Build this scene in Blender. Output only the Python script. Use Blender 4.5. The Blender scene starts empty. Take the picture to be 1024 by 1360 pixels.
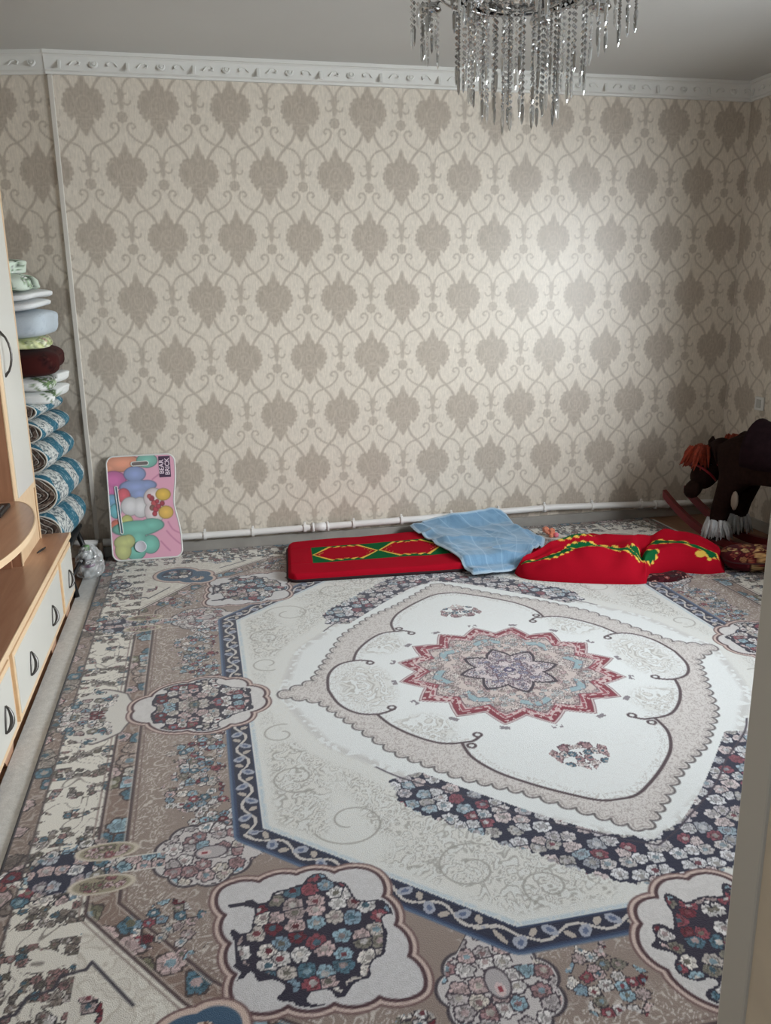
import bpy, bmesh, math, random
import numpy as np
from mathutils import Vector, Matrix

random.seed(7)
RNG = np.random.default_rng(11)
SC = bpy.context.scene
COL = SC.collection
PI = math.pi

# ------------------------------------------------------------------ camera
F_PX, PITCH, YAW, ROLL = 1111.4, 0.25139, 0.21435, -0.013426
cam_d = bpy.data.cameras.new('camera')
cam_d.sensor_fit = 'VERTICAL'
cam_d.sensor_height = 24.0
cam_d.lens = F_PX / 1360.0 * 24.0
cam_d.clip_start = 0.05
cam = bpy.data.objects.new('camera', cam_d)
COL.objects.link(cam)
fw = Vector((math.sin(YAW)*math.cos(PITCH), math.cos(YAW)*math.cos(PITCH), -math.sin(PITCH)))
rt = Vector((math.cos(YAW), -math.sin(YAW), 0))
up = rt.cross(fw)
r2 = rt*math.cos(ROLL) + up*math.sin(ROLL)
u2 = -rt*math.sin(ROLL) + up*math.cos(ROLL)
m = Matrix((r2, u2, -fw)).transposed().to_4x4()
m.translation = (0, 0, 1.4)
cam.matrix_world = m
SC.camera = cam

# ------------------------------------------------------------------ light
def S(r, g, b):
    def f(c):
        c /= 255.0
        return c/12.92 if c <= 0.04045 else ((c+0.055)/1.055)**2.4
    return (f(r), f(g), f(b))

world = bpy.data.worlds.new('overcast_sky')
SC.world = world
world.use_nodes = True
world.node_tree.nodes['Background'].inputs[0].default_value = (0.80, 0.88, 1.0, 1)
world.node_tree.nodes['Background'].inputs[1].default_value = 0.30

def area_light(name, loc, target, sx, sy, power, color, spread=PI):
    d = bpy.data.lights.new(name, 'AREA')
    d.shape = 'RECTANGLE'; d.size = sx; d.size_y = sy
    d.energy = power; d.color = color; d.spread = spread
    o = bpy.data.objects.new(name, d); COL.objects.link(o)
    o.location = loc
    o.rotation_euler = (Vector(target)-Vector(loc)).to_track_quat('-Z', 'Y').to_euler()
    return o
# overcast sky seen from inside through the window of the right-hand wall
area_light('window_right_offscreen', (4.85, 1.05, 2.00), (1.6, 3.1, 1.1), 4.2, 2.5, 900, (0.93, 0.97, 1.0))

SC.view_settings.view_transform = 'Standard'
SC.view_settings.look = 'None'
SC.view_settings.gamma = 1.0
SC.view_settings.use_curve_mapping = False
SC.view_settings.exposure = 0.60

# ------------------------------------------------------------------ helpers
def link(o, parent=None):
    COL.objects.link(o)
    if parent is not None: o.parent = parent
    return o

def obj(name, bm, mat, parent=None, smooth=False):
    me = bpy.data.meshes.new(name)
    bm.normal_update()
    bm.to_mesh(me); bm.free()
    if mat is not None: me.materials.append(mat)
    if smooth:
        me.polygons.foreach_set('use_smooth', [True]*len(me.polygons))
    return link(bpy.data.objects.new(name, me), parent)

def inst(name, me, parent=None, loc=(0,0,0), rot=(0,0,0), scale=(1,1,1)):
    o = bpy.data.objects.new(name, me)
    o.location = loc; o.rotation_euler = rot; o.scale = scale
    return link(o, parent)

def thing(name, label, cat, loc=(0,0,0), rotz=0, group=None):
    o = bpy.data.objects.new(name, None)
    o.empty_display_size = 0.05
    COL.objects.link(o)
    o.location = loc; o.rotation_euler = (0,0,rotz)
    return tag(o, label, cat, group)

def tag(o, label, cat, group=None):
    o['label'] = label; o['category'] = cat
    if group: o['group'] = group
    return o

def struct(o, label=None):
    o['kind'] = 'structure'
    if label: o['label'] = label
    return o

def box(bm, x0, x1, y0, y1, z0, z1, bev=0.0, seg=2):
    r = bmesh.ops.create_cube(bm, size=1.0)
    vs = r['verts']
    for v in vs:
        v.co = Vector(((x0+x1)/2 + v.co.x*(x1-x0), (y0+y1)/2 + v.co.y*(y1-y0), (z0+z1)/2 + v.co.z*(z1-z0)))
    if bev > 0:
        es = list({e for v in vs for e in v.link_edges})
        bmesh.ops.bevel(bm, geom=es, offset=bev, segments=seg, affect='EDGES', profile=0.5)
    return bm

def B(*a, **k):
    return box(bmesh.new(), *a, **k)

def tube(bm, pts, r, n=10, caps=True, closed=False):
    pts = [Vector(p) for p in pts]
    N = len(pts)
    rs = r if hasattr(r, '__len__') else [r]*N
    rings = []
    prev = None
    for i, p in enumerate(pts):
        if closed:
            t = (pts[(i+1) % N]-pts[i-1]).normalized()
        else:
            t = (pts[min(i+1, N-1)]-pts[max(i-1, 0)]).normalized()
        if prev is None:
            a = Vector((0,0,1)) if abs(t.z) < 0.9 else Vector((1,0,0))
            x = t.cross(a).normalized()
        else:
            x = (prev - t*prev.dot(t)).normalized()
        prev = x
        y = t.cross(x)
        rings.append([bm.verts.new(p + (x*math.cos(2*PI*k/n) + y*math.sin(2*PI*k/n))*rs[i]) for k in range(n)])
    M = N if closed else N-1
    for i in range(M):
        A, Bq = rings[i], rings[(i+1) % N]
        for k in range(n):
            bm.faces.new((A[k], A[(k+1) % n], Bq[(k+1) % n], Bq[k]))
    if caps and not closed:
        bm.faces.new(list(reversed(rings[0]))); bm.faces.new(rings[-1])
    return bm

def lathe(bm, prof, n=16, center=(0,0,0)):
    c = Vector(center)
    rings = []
    for r, z in prof:
        if r < 1e-6:
            rings.append([bm.verts.new(c+Vector((0,0,z)))])
        else:
            rings.append([bm.verts.new(c+Vector((r*math.cos(2*PI*k/n), r*math.sin(2*PI*k/n), z))) for k in range(n)])
    for A, Bq in zip(rings, rings[1:]):
        for k in range(n):
            k2 = (k+1) % n
            if len(A) == 1 and len(Bq) == 1: continue
            if len(A) == 1: bm.faces.new((A[0], Bq[k2], Bq[k]))
            elif len(Bq) == 1: bm.faces.new((A[k], A[k2], Bq[0]))
            else: bm.faces.new((A[k], A[k2], Bq[k2], Bq[k]))
    bmesh.ops.recalc_face_normals(bm, faces=bm.faces[:])
    return bm

def prism(bm, poly, axis, a, b):
    """extrude a closed 2-D outline along an axis ('x','y','z') from a to b"""
    def P(u, v, w):
        return {'x': (w, u, v), 'y': (u, w, v), 'z': (u, v, w)}[axis]
    A = [bm.verts.new(P(u, v, a)) for u, v in poly]
    Bq = [bm.verts.new(P(u, v, b)) for u, v in poly]
    n = len(poly)
    bm.faces.new(A); bm.faces.new(list(reversed(Bq)))
    for k in range(n):
        bm.faces.new((A[k], Bq[k], Bq[(k+1) % n], A[(k+1) % n]))
    bmesh.ops.recalc_face_normals(bm, faces=bm.faces[:])
    return bm

# ------------------------------------------------------------------ materials
MATS = {}
def mat(name, color, rough=0.6, metal=0.0, var=0.0, scale=20.0, bump=0.0, bscale=80.0, spec=0.5, sheen=0.0, coat=0.0):
    """plain principled material with a little procedural colour variation and relief"""
    if name in MATS: return MATS[name]
    mt = bpy.data.materials.new(name); mt.use_nodes = True
    nt = mt.node_tree; p = nt.nodes['Principled BSDF']
    p.inputs['Base Color'].default_value = (*color, 1)
    p.inputs['Roughness'].default_value = rough
    p.inputs['Metallic'].default_value = metal
    p.inputs['Specular IOR Level'].default_value = spec
    p.inputs['Sheen Weight'].default_value = sheen
    p.inputs['Coat Weight'].default_value = coat
    tc = nt.nodes.new('ShaderNodeTexCoord')
    if var > 0:
        nz = nt.nodes.new('ShaderNodeTexNoise'); nz.inputs['Scale'].default_value = scale; nz.inputs['Detail'].default_value = 4
        nt.links.new(tc.outputs['Object'], nz.inputs['Vector'])
        rp = nt.nodes.new('ShaderNodeValToRGB')
        rp.color_ramp.elements[0].position = 0.3; rp.color_ramp.elements[1].position = 0.7
        rp.color_ramp.elements[0].color = (*[c*(1-var) for c in color], 1)
        rp.color_ramp.elements[1].color = (*[min(1, c*(1+var)) for c in color], 1)
        nt.links.new(nz.outputs['Fac'], rp.inputs['Fac']); nt.links.new(rp.outputs['Color'], p.inputs['Base Color'])
    if bump > 0:
        nb = nt.nodes.new('ShaderNodeTexNoise'); nb.inputs['Scale'].default_value = bscale; nb.inputs['Detail'].default_value = 3
        nt.links.new(tc.outputs['Object'], nb.inputs['Vector'])
        bp = nt.nodes.new('ShaderNodeBump'); bp.inputs['Strength'].default_value = bump; bp.inputs['Distance'].default_value = 0.004
        nt.links.new(nb.outputs['Fac'], bp.inputs['Height']); nt.links.new(bp.outputs['Normal'], p.inputs['Normal'])
    MATS[name] = mt
    return mt

def mat_attr(name, rough=0.9, spec=0.2, sheen=0.0, bump=0.0, bscale=300.0, var=0.0):
    """material whose colour is the woven / printed pattern stored in the mesh colour attribute"""
    if name in MATS: return MATS[name]
    mt = bpy.data.materials.new(name); mt.use_nodes = True
    nt = mt.node_tree; p = nt.nodes['Principled BSDF']
    at = nt.nodes.new('ShaderNodeAttribute'); at.attribute_name = 'pattern'
    p.inputs['Roughness'].default_value = rough
    p.inputs['Specular IOR Level'].default_value = spec
    p.inputs['Sheen Weight'].default_value = sheen
    src = at.outputs['Color']
    tc = nt.nodes.new('ShaderNodeTexCoord')
    nz = nt.nodes.new('ShaderNodeTexNoise'); nz.inputs['Scale'].default_value = bscale; nz.inputs['Detail'].default_value = 2
    nt.links.new(tc.outputs['Object'], nz.inputs['Vector'])
    if var > 0:
        mr = nt.nodes.new('ShaderNodeMapRange')
        mr.inputs['From Min'].default_value = 0.25; mr.inputs['From Max'].default_value = 0.75
        mr.inputs['To Min'].default_value = 1-var; mr.inputs['To Max'].default_value = 1+var
        nt.links.new(nz.outputs['Fac'], mr.inputs['Value'])
        mx = nt.nodes.new('ShaderNodeVectorMath'); mx.operation = 'SCALE'
        nt.links.new(src, mx.inputs[0]); nt.links.new(mr.outputs['Result'], mx.inputs['Scale'])
        src = mx.outputs['Vector']
    nt.links.new(src, p.inputs['Base Color'])
    if bump > 0:
        bp = nt.nodes.new('ShaderNodeBump'); bp.inputs['Strength'].default_value = bump; bp.inputs['Distance'].default_value = 0.004
        nt.links.new(nz.outputs['Fac'], bp.inputs['Height']); nt.links.new(bp.outputs['Normal'], p.inputs['Normal'])
    MATS[name] = mt
    return mt

def mat_wood(name, c0, c1, axis='y', rough=0.4, scale=1.0):
    if name in MATS: return MATS[name]
    mt = bpy.data.materials.new(name); mt.use_nodes = True
    nt = mt.node_tree; p = nt.nodes['Principled BSDF']
    p.inputs['Roughness'].default_value = rough
    tc = nt.nodes.new('ShaderNodeTexCoord'); mp = nt.nodes.new('ShaderNodeMapping')
    s = {'x': (2, 26, 26), 'y': (26, 2, 26), 'z': (26, 26, 2)}[axis]
    mp.inputs['Scale'].default_value = [q*scale for q in s]
    nz = nt.nodes.new('ShaderNodeTexNoise'); nz.inputs['Scale'].default_value = 1.6; nz.inputs['Detail'].default_value = 5; nz.inputs['Distortion'].default_value = 0.6
    rp = nt.nodes.new('ShaderNodeValToRGB')
    rp.color_ramp.elements[0].position = 0.3; rp.color_ramp.elements[1].position = 0.72
    rp.color_ramp.elements[0].color = (*c0, 1); rp.color_ramp.elements[1].color = (*c1, 1)
    nt.links.new(tc.outputs['Object'], mp.inputs['Vector']); nt.links.new(mp.outputs['Vector'], nz.inputs['Vector'])
    nt.links.new(nz.outputs['Fac'], rp.inputs['Fac']); nt.links.new(rp.outputs['Color'], p.inputs['Base Color'])
    MATS[name] = mt
    return mt

def mat_clear(name, color, transp=0.6, rough=0.05, diffuse=0.15):
    """cheap clear glass / film: transparent + glossy + a little diffuse"""
    if name in MATS: return MATS[name]
    mt = bpy.data.materials.new(name); mt.use_nodes = True
    nt = mt.node_tree; nt.nodes.remove(nt.nodes['Principled BSDF']); out = nt.nodes['Material Output']
    t = nt.nodes.new('ShaderNodeBsdfTransparent'); g = nt.nodes.new('ShaderNodeBsdfGlossy'); d = nt.nodes.new('ShaderNodeBsdfDiffuse')
    t.inputs[0].default_value = (*[0.5+0.5*c for c in color], 1); g.inputs[0].default_value = (1, 1, 1, 1); g.inputs['Roughness'].default_value = rough
    d.inputs[0].default_value = (*color, 1)
    m1 = nt.nodes.new('ShaderNodeMixShader'); m2 = nt.nodes.new('ShaderNodeMixShader')
    m1.inputs[0].default_value = diffuse/(1-transp) if transp < 1 else 0
    nt.links.new(g.outputs[0], m1.inputs[1]); nt.links.new(d.outputs[0], m1.inputs[2])
    m2.inputs[0].default_value = transp
    nt.links.new(m1.outputs[0], m2.inputs[1]); nt.links.new(t.outputs[0], m2.inputs[2])
    nt.links.new(m2.outputs[0], out.inputs['Surface'])
    MATS[name] = mt
    return mt

M_WHITE = mat('white_paint', S(225, 225, 222), 0.5)
M_CEIL = mat('ceiling_paint', S(205, 205, 202), 0.7, var=0.03, scale=1.5)
M_CROWN = mat('moulding_foam', S(222, 222, 218), 0.6)
M_BASE = mat('grey_skirting', S(158, 154, 148), 0.7, var=0.1, scale=9)
M_PIPE = mat('pipe_enamel', S(228, 226, 224), 0.35)
M_FLOOR = mat_wood('floor_boards', S(120, 88, 66), S(150, 112, 84), 'y', 0.5)
M_BEIGE = mat_wood('beech_edge', S(224, 192, 154), S(234, 206, 170), 'z', 0.45)
M_BEIGEY = mat_wood('beech_edge_flat', S(224, 192, 154), S(234, 206, 170), 'y', 0.45)
M_BROWN = mat_wood('cabinet_brown', S(170, 126, 98), S(188, 146, 118), 'y', 0.30)
M_BROWNZ = mat_wood('cabinet_brown_side', S(150, 106, 80), S(170, 124, 96), 'z', 0.4)
M_FRONT = mat('cabinet_front', S(214, 212, 204), 0.35, var=0.02, scale=4)
M_STEEL = mat('dark_steel', S(95, 92, 90), 0.35, metal=0.9)
M_BLACK = mat('black_paint', S(22, 22, 24), 0.45)

# ------------------------------------------------------------------ numpy pattern painting
def lin(c):
    c = np.asarray(c, float)/255.0
    return np.where(c <= 0.04045, c/12.92, ((c+0.055)/1.055)**2.4)

def vnoise(x, y, seed=0):
    xi = np.floor(x).astype(np.int64); yi = np.floor(y).astype(np.int64)
    fx = x-xi; fy = y-yi
    fx = fx*fx*(3-2*fx); fy = fy*fy*(3-2*fy)
    def h(a, b):
        n = (a*374761393 + b*668265263 + seed*974634777) & 0x7fffffff
        n = ((n ^ (n >> 13))*1274126177) & 0x7fffffff
        return ((n ^ (n >> 16)) & 0xffff)/65535.0
    return (h(xi, yi)*(1-fx)+h(xi+1, yi)*fx)*(1-fy) + (h(xi, yi+1)*(1-fx)+h(xi+1, yi+1)*fx)*fy

def hsh(a, b, k):
    n = (a*73856093 + b*19349663 + k*83492791) & 0x7fffffff
    n = ((n ^ (n >> 13))*1274126177) & 0x7fffffff
    return ((n ^ (n >> 16)) & 0xffff)/65535.0

class Paint:
    def __init__(s, x, y, base):
        s.x = x; s.y = y; s.c = np.empty((x.size, 3)); s.c[:] = base
    def fill(s, alpha, color):
        a = np.clip(alpha, 0, 1)[:, None]
        s.c = s.c*(1-a) + np.asarray(color, float)*a
    def inside(s, d, w=0.002):          # d<0 inside
        return np.clip(0.5 - d/(2*w), 0, 1)
    def line(s, d, half, color, w=0.0015, a=1.0):
        s.fill(a*np.clip(0.5-(np.abs(d)-half)/(2*w), 0, 1), color)

def sd_poly(x, y, P):
    P = np.asarray(P, float); n = len(P)
    d = np.full(x.shape, 1e9); ins = np.zeros(x.shape, bool)
    for i in range(n):
        a = P[i]; b = P[(i+1) % n]; e = b-a
        wx = x-a[0]; wy = y-a[1]
        t = np.clip((wx*e[0]+wy*e[1])/max(e@e, 1e-12), 0, 1)
        d = np.minimum(d, (wx-e[0]*t)**2 + (wy-e[1]*t)**2)
        c = ((a[1] > y) != (b[1] > y))
        if a[1] != b[1]:
            ins ^= c & (x < (b[0]-a[0])*(y-a[1])/(b[1]-a[1]) + a[0])
    d = np.sqrt(d)
    return np.where(ins, -d, d)

def sd_path(x, y, P):
    P = np.asarray(P, float)
    d = np.full(x.shape, 1e9)
    for a, b in zip(P, P[1:]):
        e = b-a; wx = x-a[0]; wy = y-a[1]
        t = np.clip((wx*e[0]+wy*e[1])/max(e@e, 1e-12), 0, 1)
        d = np.minimum(d, (wx-e[0]*t)**2 + (wy-e[1]*t)**2)
    return np.sqrt(d)

def smooth_pts(P, n=8, closed=False):
    """Catmull-Rom through control points"""
    P = [np.asarray(p, float) for p in P]
    N = len(P); out = []
    rng = range(N if closed else N-1)
    for i in rng:
        if closed: p0, p1, p2, p3 = P[i-1], P[i], P[(i+1) % N], P[(i+2) % N]
        else: p0, p1, p2, p3 = P[max(i-1, 0)], P[i], P[i+1], P[min(i+2, N-1)]
        for k in range(n):
            t = k/n
            out.append(0.5*((2*p1)+(-p0+p2)*t+(2*p0-5*p1+4*p2-p3)*t*t+(-p0+3*p1-3*p2+p3)*t**3))
    if not closed: out.append(P[-1])
    return np.array(out)

def scallop(P, n, depth, closed=True, sub=10):
    """replace each side of a polygon by n outward bulging arcs"""
    P = np.asarray(P, float); out = []
    area = 0.5*np.sum(P[:, 0]*np.roll(P[:, 1], -1)-np.roll(P[:, 0], -1)*P[:, 1])
    sg = 1 if area > 0 else -1
    N = len(P)
    for i in range(N if closed else N-1):
        a = P[i]; b = P[(i+1) % N]; e = b-a; l = np.hypot(*e)
        nr = np.array([e[1], -e[0]])/l*sg
        m = n[i] if hasattr(n, '__len__') else max(1, int(round(l/n))) if n < 1 else n
        for k in range(m*sub):
            t = k/(m*sub)
            out.append(a+e*t+nr*depth*abs(math.sin(PI*t*m))**0.7)
    if not closed: out.append(P[-1])
    return np.array(out)

CREAM = (214, 215, 213); WHITEC = (220, 223, 224); TAUPE = (144, 129, 121); TAUPED = (122, 104, 96)
NAVY = (34, 37, 60); GREYC = (196, 192, 192); MAROON = (112, 26, 44); TEAL = (70, 112, 134); LBLUE = (138, 172, 190)
PINK = (196, 168, 168); OLIVE = (120, 116, 92); DKBR = (66, 48, 50); SAND = (205, 186, 166)
PAL_FLOR = [PINK, (206, 200, 200), LBLUE, (170, 150, 150), TEAL, (150, 64, 78), (210, 206, 206), (128, 122, 110), (120, 150, 172), (186, 176, 170), MAROON, (222, 214, 208)]
PAL_GREY = [(190, 184, 182), (160, 152, 150), (210, 206, 204), (140, 132, 134), (176, 168, 176)]

def flowers(P, amask, cell, seed, pal, bg=None, outline=(40, 36, 48), density=1.0, ow=0.16, petals=True, alpha=1.0):
    """paint a bed of small outlined blossoms where amask>0"""
    idx = np.nonzero(amask > 0.02)[0]
    if idx.size == 0: return
    x = P.x[idx]/cell; y = P.y[idx]/cell
    xi = np.floor(x).astype(np.int64); yi = np.floor(y).astype(np.int64)
    d1 = np.full(x.shape, 9.0); d2 = np.full(x.shape, 9.0)
    ci = np.zeros(x.shape, np.int64); cj = np.zeros(x.shape, np.int64); sx = np.zeros(x.shape); sy = np.zeros(x.shape)
    for i in (-1, 0, 1):
        for j in (-1, 0, 1):
            a = xi+i; b = yi+j
            qx = a+0.15+0.7*hsh(a, b, seed); qy = b+0.15+0.7*hsh(a, b, seed+1)
            d = np.hypot(x-qx, y-qy)
            nw = d < d1
            d2 = np.where(nw, d1, np.minimum(d2, d))
            ci = np.where(nw, a, ci); cj = np.where(nw, b, cj); sx = np.where(nw, qx, sx); sy = np.where(nw, qy, sy)
            d1 = np.where(nw, d, d1)
    h1 = hsh(ci, cj, seed+2); h2 = hsh(ci, cj, seed+3); h3 = hsh(ci, cj, seed+4)
    th = np.arctan2(y-sy, x-sx)
    npet = 5+np.floor(h3*3)
    R = (0.53+0.14*h2)*(0.80+0.20*np.abs(np.cos(th*npet/2+h1*6)))
    edge = d2-d1
    pl = np.array(pal, float)
    colr = pl[(h1*len(pl)).astype(int) % len(pl)]
    cen = pl[(h3*len(pl)*1.7).astype(int) % len(pl)]
    out = np.empty(colr.shape); al = np.ones(x.shape)
    out[:] = colr
    # inner petals ring and heart
    ring = (d1 > R*0.46) & (d1 < R*0.54)
    out[ring] = out[ring]*0.66
    vein = (np.abs(np.sin(th*npet/2+h1*6)) > 0.975) & (d1 > R*0.5)
    out[vein] = out[vein]*0.7
    heart = d1 < R*0.34
    out[heart] = cen[heart]*0.85
    tone = (0.84+0.28*hsh(np.floor(x*5).astype(np.int64), np.floor(y*5).astype(np.int64), seed+9))[:, None]
    out = out*0.80+out.mean(1, keepdims=True)*0.20
    out *= tone
    ol = (d1 > R*(1-ow*0.8)) | (edge < ow*0.55)
    out[ol] = outline
    far = d1 > R*1.06
    if bg is None: al[far] = 0
    else: out[far] = bg
    skip = h2 > density
    if bg is None: al[skip] = 0
    else: out[skip] = bg
    al = al*np.clip(amask[idx], 0, 1)*alpha
    P.c[idx] = P.c[idx]*(1-al[:, None]) + np.clip(out, 0, 255)*al[:, None]

def filigree(P, amask, scale, seed, color, width=0.10, alpha=0.8, fillc=None, fa=0.3):
    """thin curling scroll lines: contours of warped noise"""
    idx = np.nonzero(amask > 0.02)[0]
    if idx.size == 0: return
    x = P.x[idx]*scale; y = P.y[idx]*scale
    wx = vnoise(x*0.8, y*0.8, seed)*2.2; wy = vnoise(x*0.8+9, y*0.8, seed+1)*2.2
    n = vnoise(x+wx, y+wy, seed+2)*0.7 + vnoise(x*2.1+wy, y*2.1+wx, seed+3)*0.3
    ph = n*6.0
    v = np.abs(ph-np.round(ph))
    al = np.clip((width-v)/(width*0.6), 0, 1)*alpha
    if fillc is not None:
        f = np.clip((np.sin(ph*PI)-0.1)*2, 0, 1)*fa*amask[idx]
        P.c[idx] = P.c[idx]*(1-f[:, None])+np.asarray(fillc, float)*f[:, None]
    al = al*amask[idx]
    P.c[idx] = P.c[idx]*(1-al[:, None]) + np.asarray(color, float)*al[:, None]

def bouquet(P, cx, cy, rx, ry, cell, seed, pal=PAL_FLOR, bg=None, outline=(40, 36, 48), density=0.9, rag=0.35):
    x = P.x-cx; y = P.y-cy
    m = (np.abs(x) < rx*1.4) & (np.abs(y) < ry*1.4)
    r = np.full(x.shape, 9.0)
    r[m] = np.hypot(x[m]/rx, y[m]/ry) + rag*(vnoise(P.x[m]/cell*0.9, P.y[m]/cell*0.9, seed+5)-0.5)
    al = (r < 1.0).astype(float)
    if bg is not None:
        P.fill((r < 1.10).astype(float), bg)
    flowers(P, al, cell, seed, pal, bg, outline, density)

def grid_mesh(name, X, Y, Z, color, material, parent=None, smooth=True, loop=False):
    """X,Y,Z: (nv,nu) arrays -> quad grid mesh with colour attribute 'pattern' (sRGB 0..255 in, linear stored)"""
    nv, nu = X.shape
    co = np.stack([X.ravel(), Y.ravel(), Z.ravel()], 1).astype(np.float32)
    jj, ii = np.meshgrid(np.arange(nv-1), np.arange(nu if loop else nu-1), indexing='ij')
    i2 = (ii+1) % nu
    f = np.stack([jj*nu+ii, jj*nu+i2, (jj+1)*nu+i2, (jj+1)*nu+ii], -1).reshape(-1, 4).astype(np.int32)
    me = bpy.data.meshes.new(name)
    me.vertices.add(len(co)); me.vertices.foreach_set('co', co.ravel())
    me.loops.add(f.size); me.loops.foreach_set('vertex_index', f.ravel())
    me.polygons.add(len(f)); me.polygons.foreach_set('loop_start', np.arange(0, f.size, 4, dtype=np.int32))
    try: me.polygons.foreach_set('loop_total', np.full(len(f), 4, np.int32))
    except Exception: pass
    me.polygons.foreach_set('use_smooth', np.full(len(f), smooth))
    me.update(calc_edges=True)
    at = me.color_attributes.new('pattern', 'FLOAT_COLOR', 'POINT')
    c4 = np.ones((len(co), 4), np.float32); c4[:, :3] = lin(np.clip(color, 0, 255))
    at.data.foreach_set('color', c4.ravel())
    me.materials.append(material)
    return link(bpy.data.objects.new(name, me), parent)

# ------------------------------------------------------------------ damask wallpaper (0.36 m repeat, half drop)
def make_wallpaper():
    mt = mat_attr('damask_wallpaper', 0.37, 0.5, 0.0, 0.12, 70.0, 0.05)
    nt = mt.node_tree; p = nt.nodes['Principled BSDF']
    # silky vertical grain on top of the printed colours
    tc = nt.nodes.new('ShaderNodeTexCoord'); mp = nt.nodes.new('ShaderNodeMapping'); mp.inputs['Scale'].default_value = (160, 160, 22)
    nz = nt.nodes.new('ShaderNodeTexNoise'); nz.inputs['Scale'].default_value = 1.0; nz.inputs['Detail'].default_value = 3
    nt.links.new(tc.outputs['Object'], mp.inputs['Vector']); nt.links.new(mp.outputs['Vector'], nz.inputs['Vector'])
    mr = nt.nodes.new('ShaderNodeMapRange'); mr.inputs['From Min'].default_value = 0.3; mr.inputs['From Max'].default_value = 0.7
    mr.inputs['To Min'].default_value = 0.91; mr.inputs['To Max'].default_value = 1.07
    nt.links.new(nz.outputs['Fac'], mr.inputs['Value'])
    sc = nt.nodes.new('ShaderNodeVectorMath'); sc.operation = 'SCALE'
    src = p.inputs['Base Color'].links[0].from_socket
    nt.links.new(src, sc.inputs[0]); nt.links.new(mr.outputs['Result'], sc.inputs['Scale']); nt.links.new(sc.outputs[0], p.inputs['Base Color'])
    return mt
M_PAPER = make_wallpaper()
PAPER, MOTIF = np.array((219, 210, 197.0)), np.array((180, 169, 156.0))
M_PLAINPAPER = mat('plain_wallpaper', S(196, 186, 172), 0.5, var=0.05, scale=9)

def wallpaper(x, z):
    PX, PZ = 0.3605, 0.636
    tot = np.zeros(x.shape)
    half = [(0, .146), (.010, .126), (.024, .098), (.034, .080), (.044, .074), (.054, .078), (.068, .074), (.080, .060), (.090, .048), (.096, .026), (.103, .004), (.099, -.012), (.094, -.022), (.092, -.036), (.080, -.046), (.076, -.060), (.064, -.072), (.056, -.062), (.047, -.058), (.043, -.082), (.034, -.100), (.022, -.108), (.015, -.128), (.009, -.145), (0, -.148)]
    poly = half + [(-q[0], q[1]) for q in half[-2:0:-1]]
    P1 = smooth_pts([(0.030, -0.100), (0.050, -0.145), (0.082, -0.178), (0.114, -0.215), (0.140, -0.262)], 4)
    P2 = smooth_pts([(0.008, -0.268), (0.014, -0.225), (0.042, -0.192), (0.082, -0.177), (0.120, -0.158), (0.150, -0.130), (0.160, -0.104), (0.149, -0.084), (0.130, -0.084), (0.122, -0.098), (0.132, -0.106)], 4)
    for (x0, z0) in ((0.0, 2.03), (PX/2, 2.03-PZ/2)):
        ax = np.abs((x-x0+PX/2) % PX - PX/2); fz = (z-z0-0.22) % PZ + 0.22 - PZ
        ell = lambda cx, cz, rx, rz: (np.hypot((ax-cx)/rx, (fz-cz)/rz)-1)*min(rx, rz)
        st = lambda d, w=0.003: np.clip(0.5-d/(2*w), 0, 1)
        med = sd_poly(ax, fz, poly) + 0.0030*np.sin(24*np.arctan2(fz, ax))
        vein = np.minimum.reduce([np.abs(ell(0, 0, .034, .042)), np.abs(ell(.066, .006, .024, .048)), np.abs(ell(0, -.058, .05, .010)), np.abs(ell(0, 0.0, .014, .018)), np.abs(ell(0, .10, .012, .034)), np.abs(ell(.0, -.092, .022, .018))])
        mv = st(med, 0.004)*(1-0.34*st(vein-0.0018, 0.003))
        mv *= 0.90+0.16*vnoise(x*120, z*120, 3)
        sv = sd_path(ax, fz, P1)-0.0065
        p2 = sd_path(ax, fz, P2)
        # beaded strap
        sv = np.minimum(sv, p2-0.0046-0.0012*np.sin(ax*420+fz*300))
        fl = np.minimum.reduce([ell(0, -.268, .017, .030), ell(0, -.305, .012, .034), sd_path(ax, fz, smooth_pts([(0, -.292), (.022, -.312), (.040, -.310), (.046, -.296)], 4))-0.004,
                                sd_path(ax, fz, [(0, -.27), (.026, -.262)])-0.004])
        ro = ell(0, -.372, .030, .030)+0.005*np.abs(np.sin(4*np.arctan2(fz+.372, ax)))
        s2 = st(np.minimum(sv, np.minimum(fl, ro)))*0.80
        s2 *= 1-0.3*st(np.abs(ell(0, -.372, .015, .015))-0.0015)
        tot = np.maximum(tot, np.maximum(mv, s2))
    c = PAPER + (MOTIF-PAPER)*tot[:, None]
    c *= (0.975+0.05*vnoise(x*260, z*60, 9))[:, None]
    return c

def paper_wall(name, xs, zs, plane, off=0.0):
    """a papered wall face: xs along the wall, zs up; plane(x) -> world xy"""
    A, Zz = np.meshgrid(xs, zs)
    c = wallpaper((A+off).ravel(), Zz.ravel())
    X, Y = plane(A)
    return grid_mesh(name, X, Y, Zz, c, M_PAPER, smooth=False)

# ------------------------------------------------------------------ the room
X0, X1 = -1.16, 3.26           # left and right wall
YF, YB = 0.85, 4.75            # front (door) wall inner face, back wall
CEIL = 2.575
XC = -0.62                     # corner bead where the back wall kinks

struct(obj('floor', B(X0-0.1, X1+0.1, -1.2, YB+0.3, -0.08, 0.0), M_FLOOR))
struct(obj('ceiling', B(X0-0.1, X1+0.1, YF-0.16, YB+0.3, CEIL, CEIL+0.1), M_CEIL))

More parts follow.
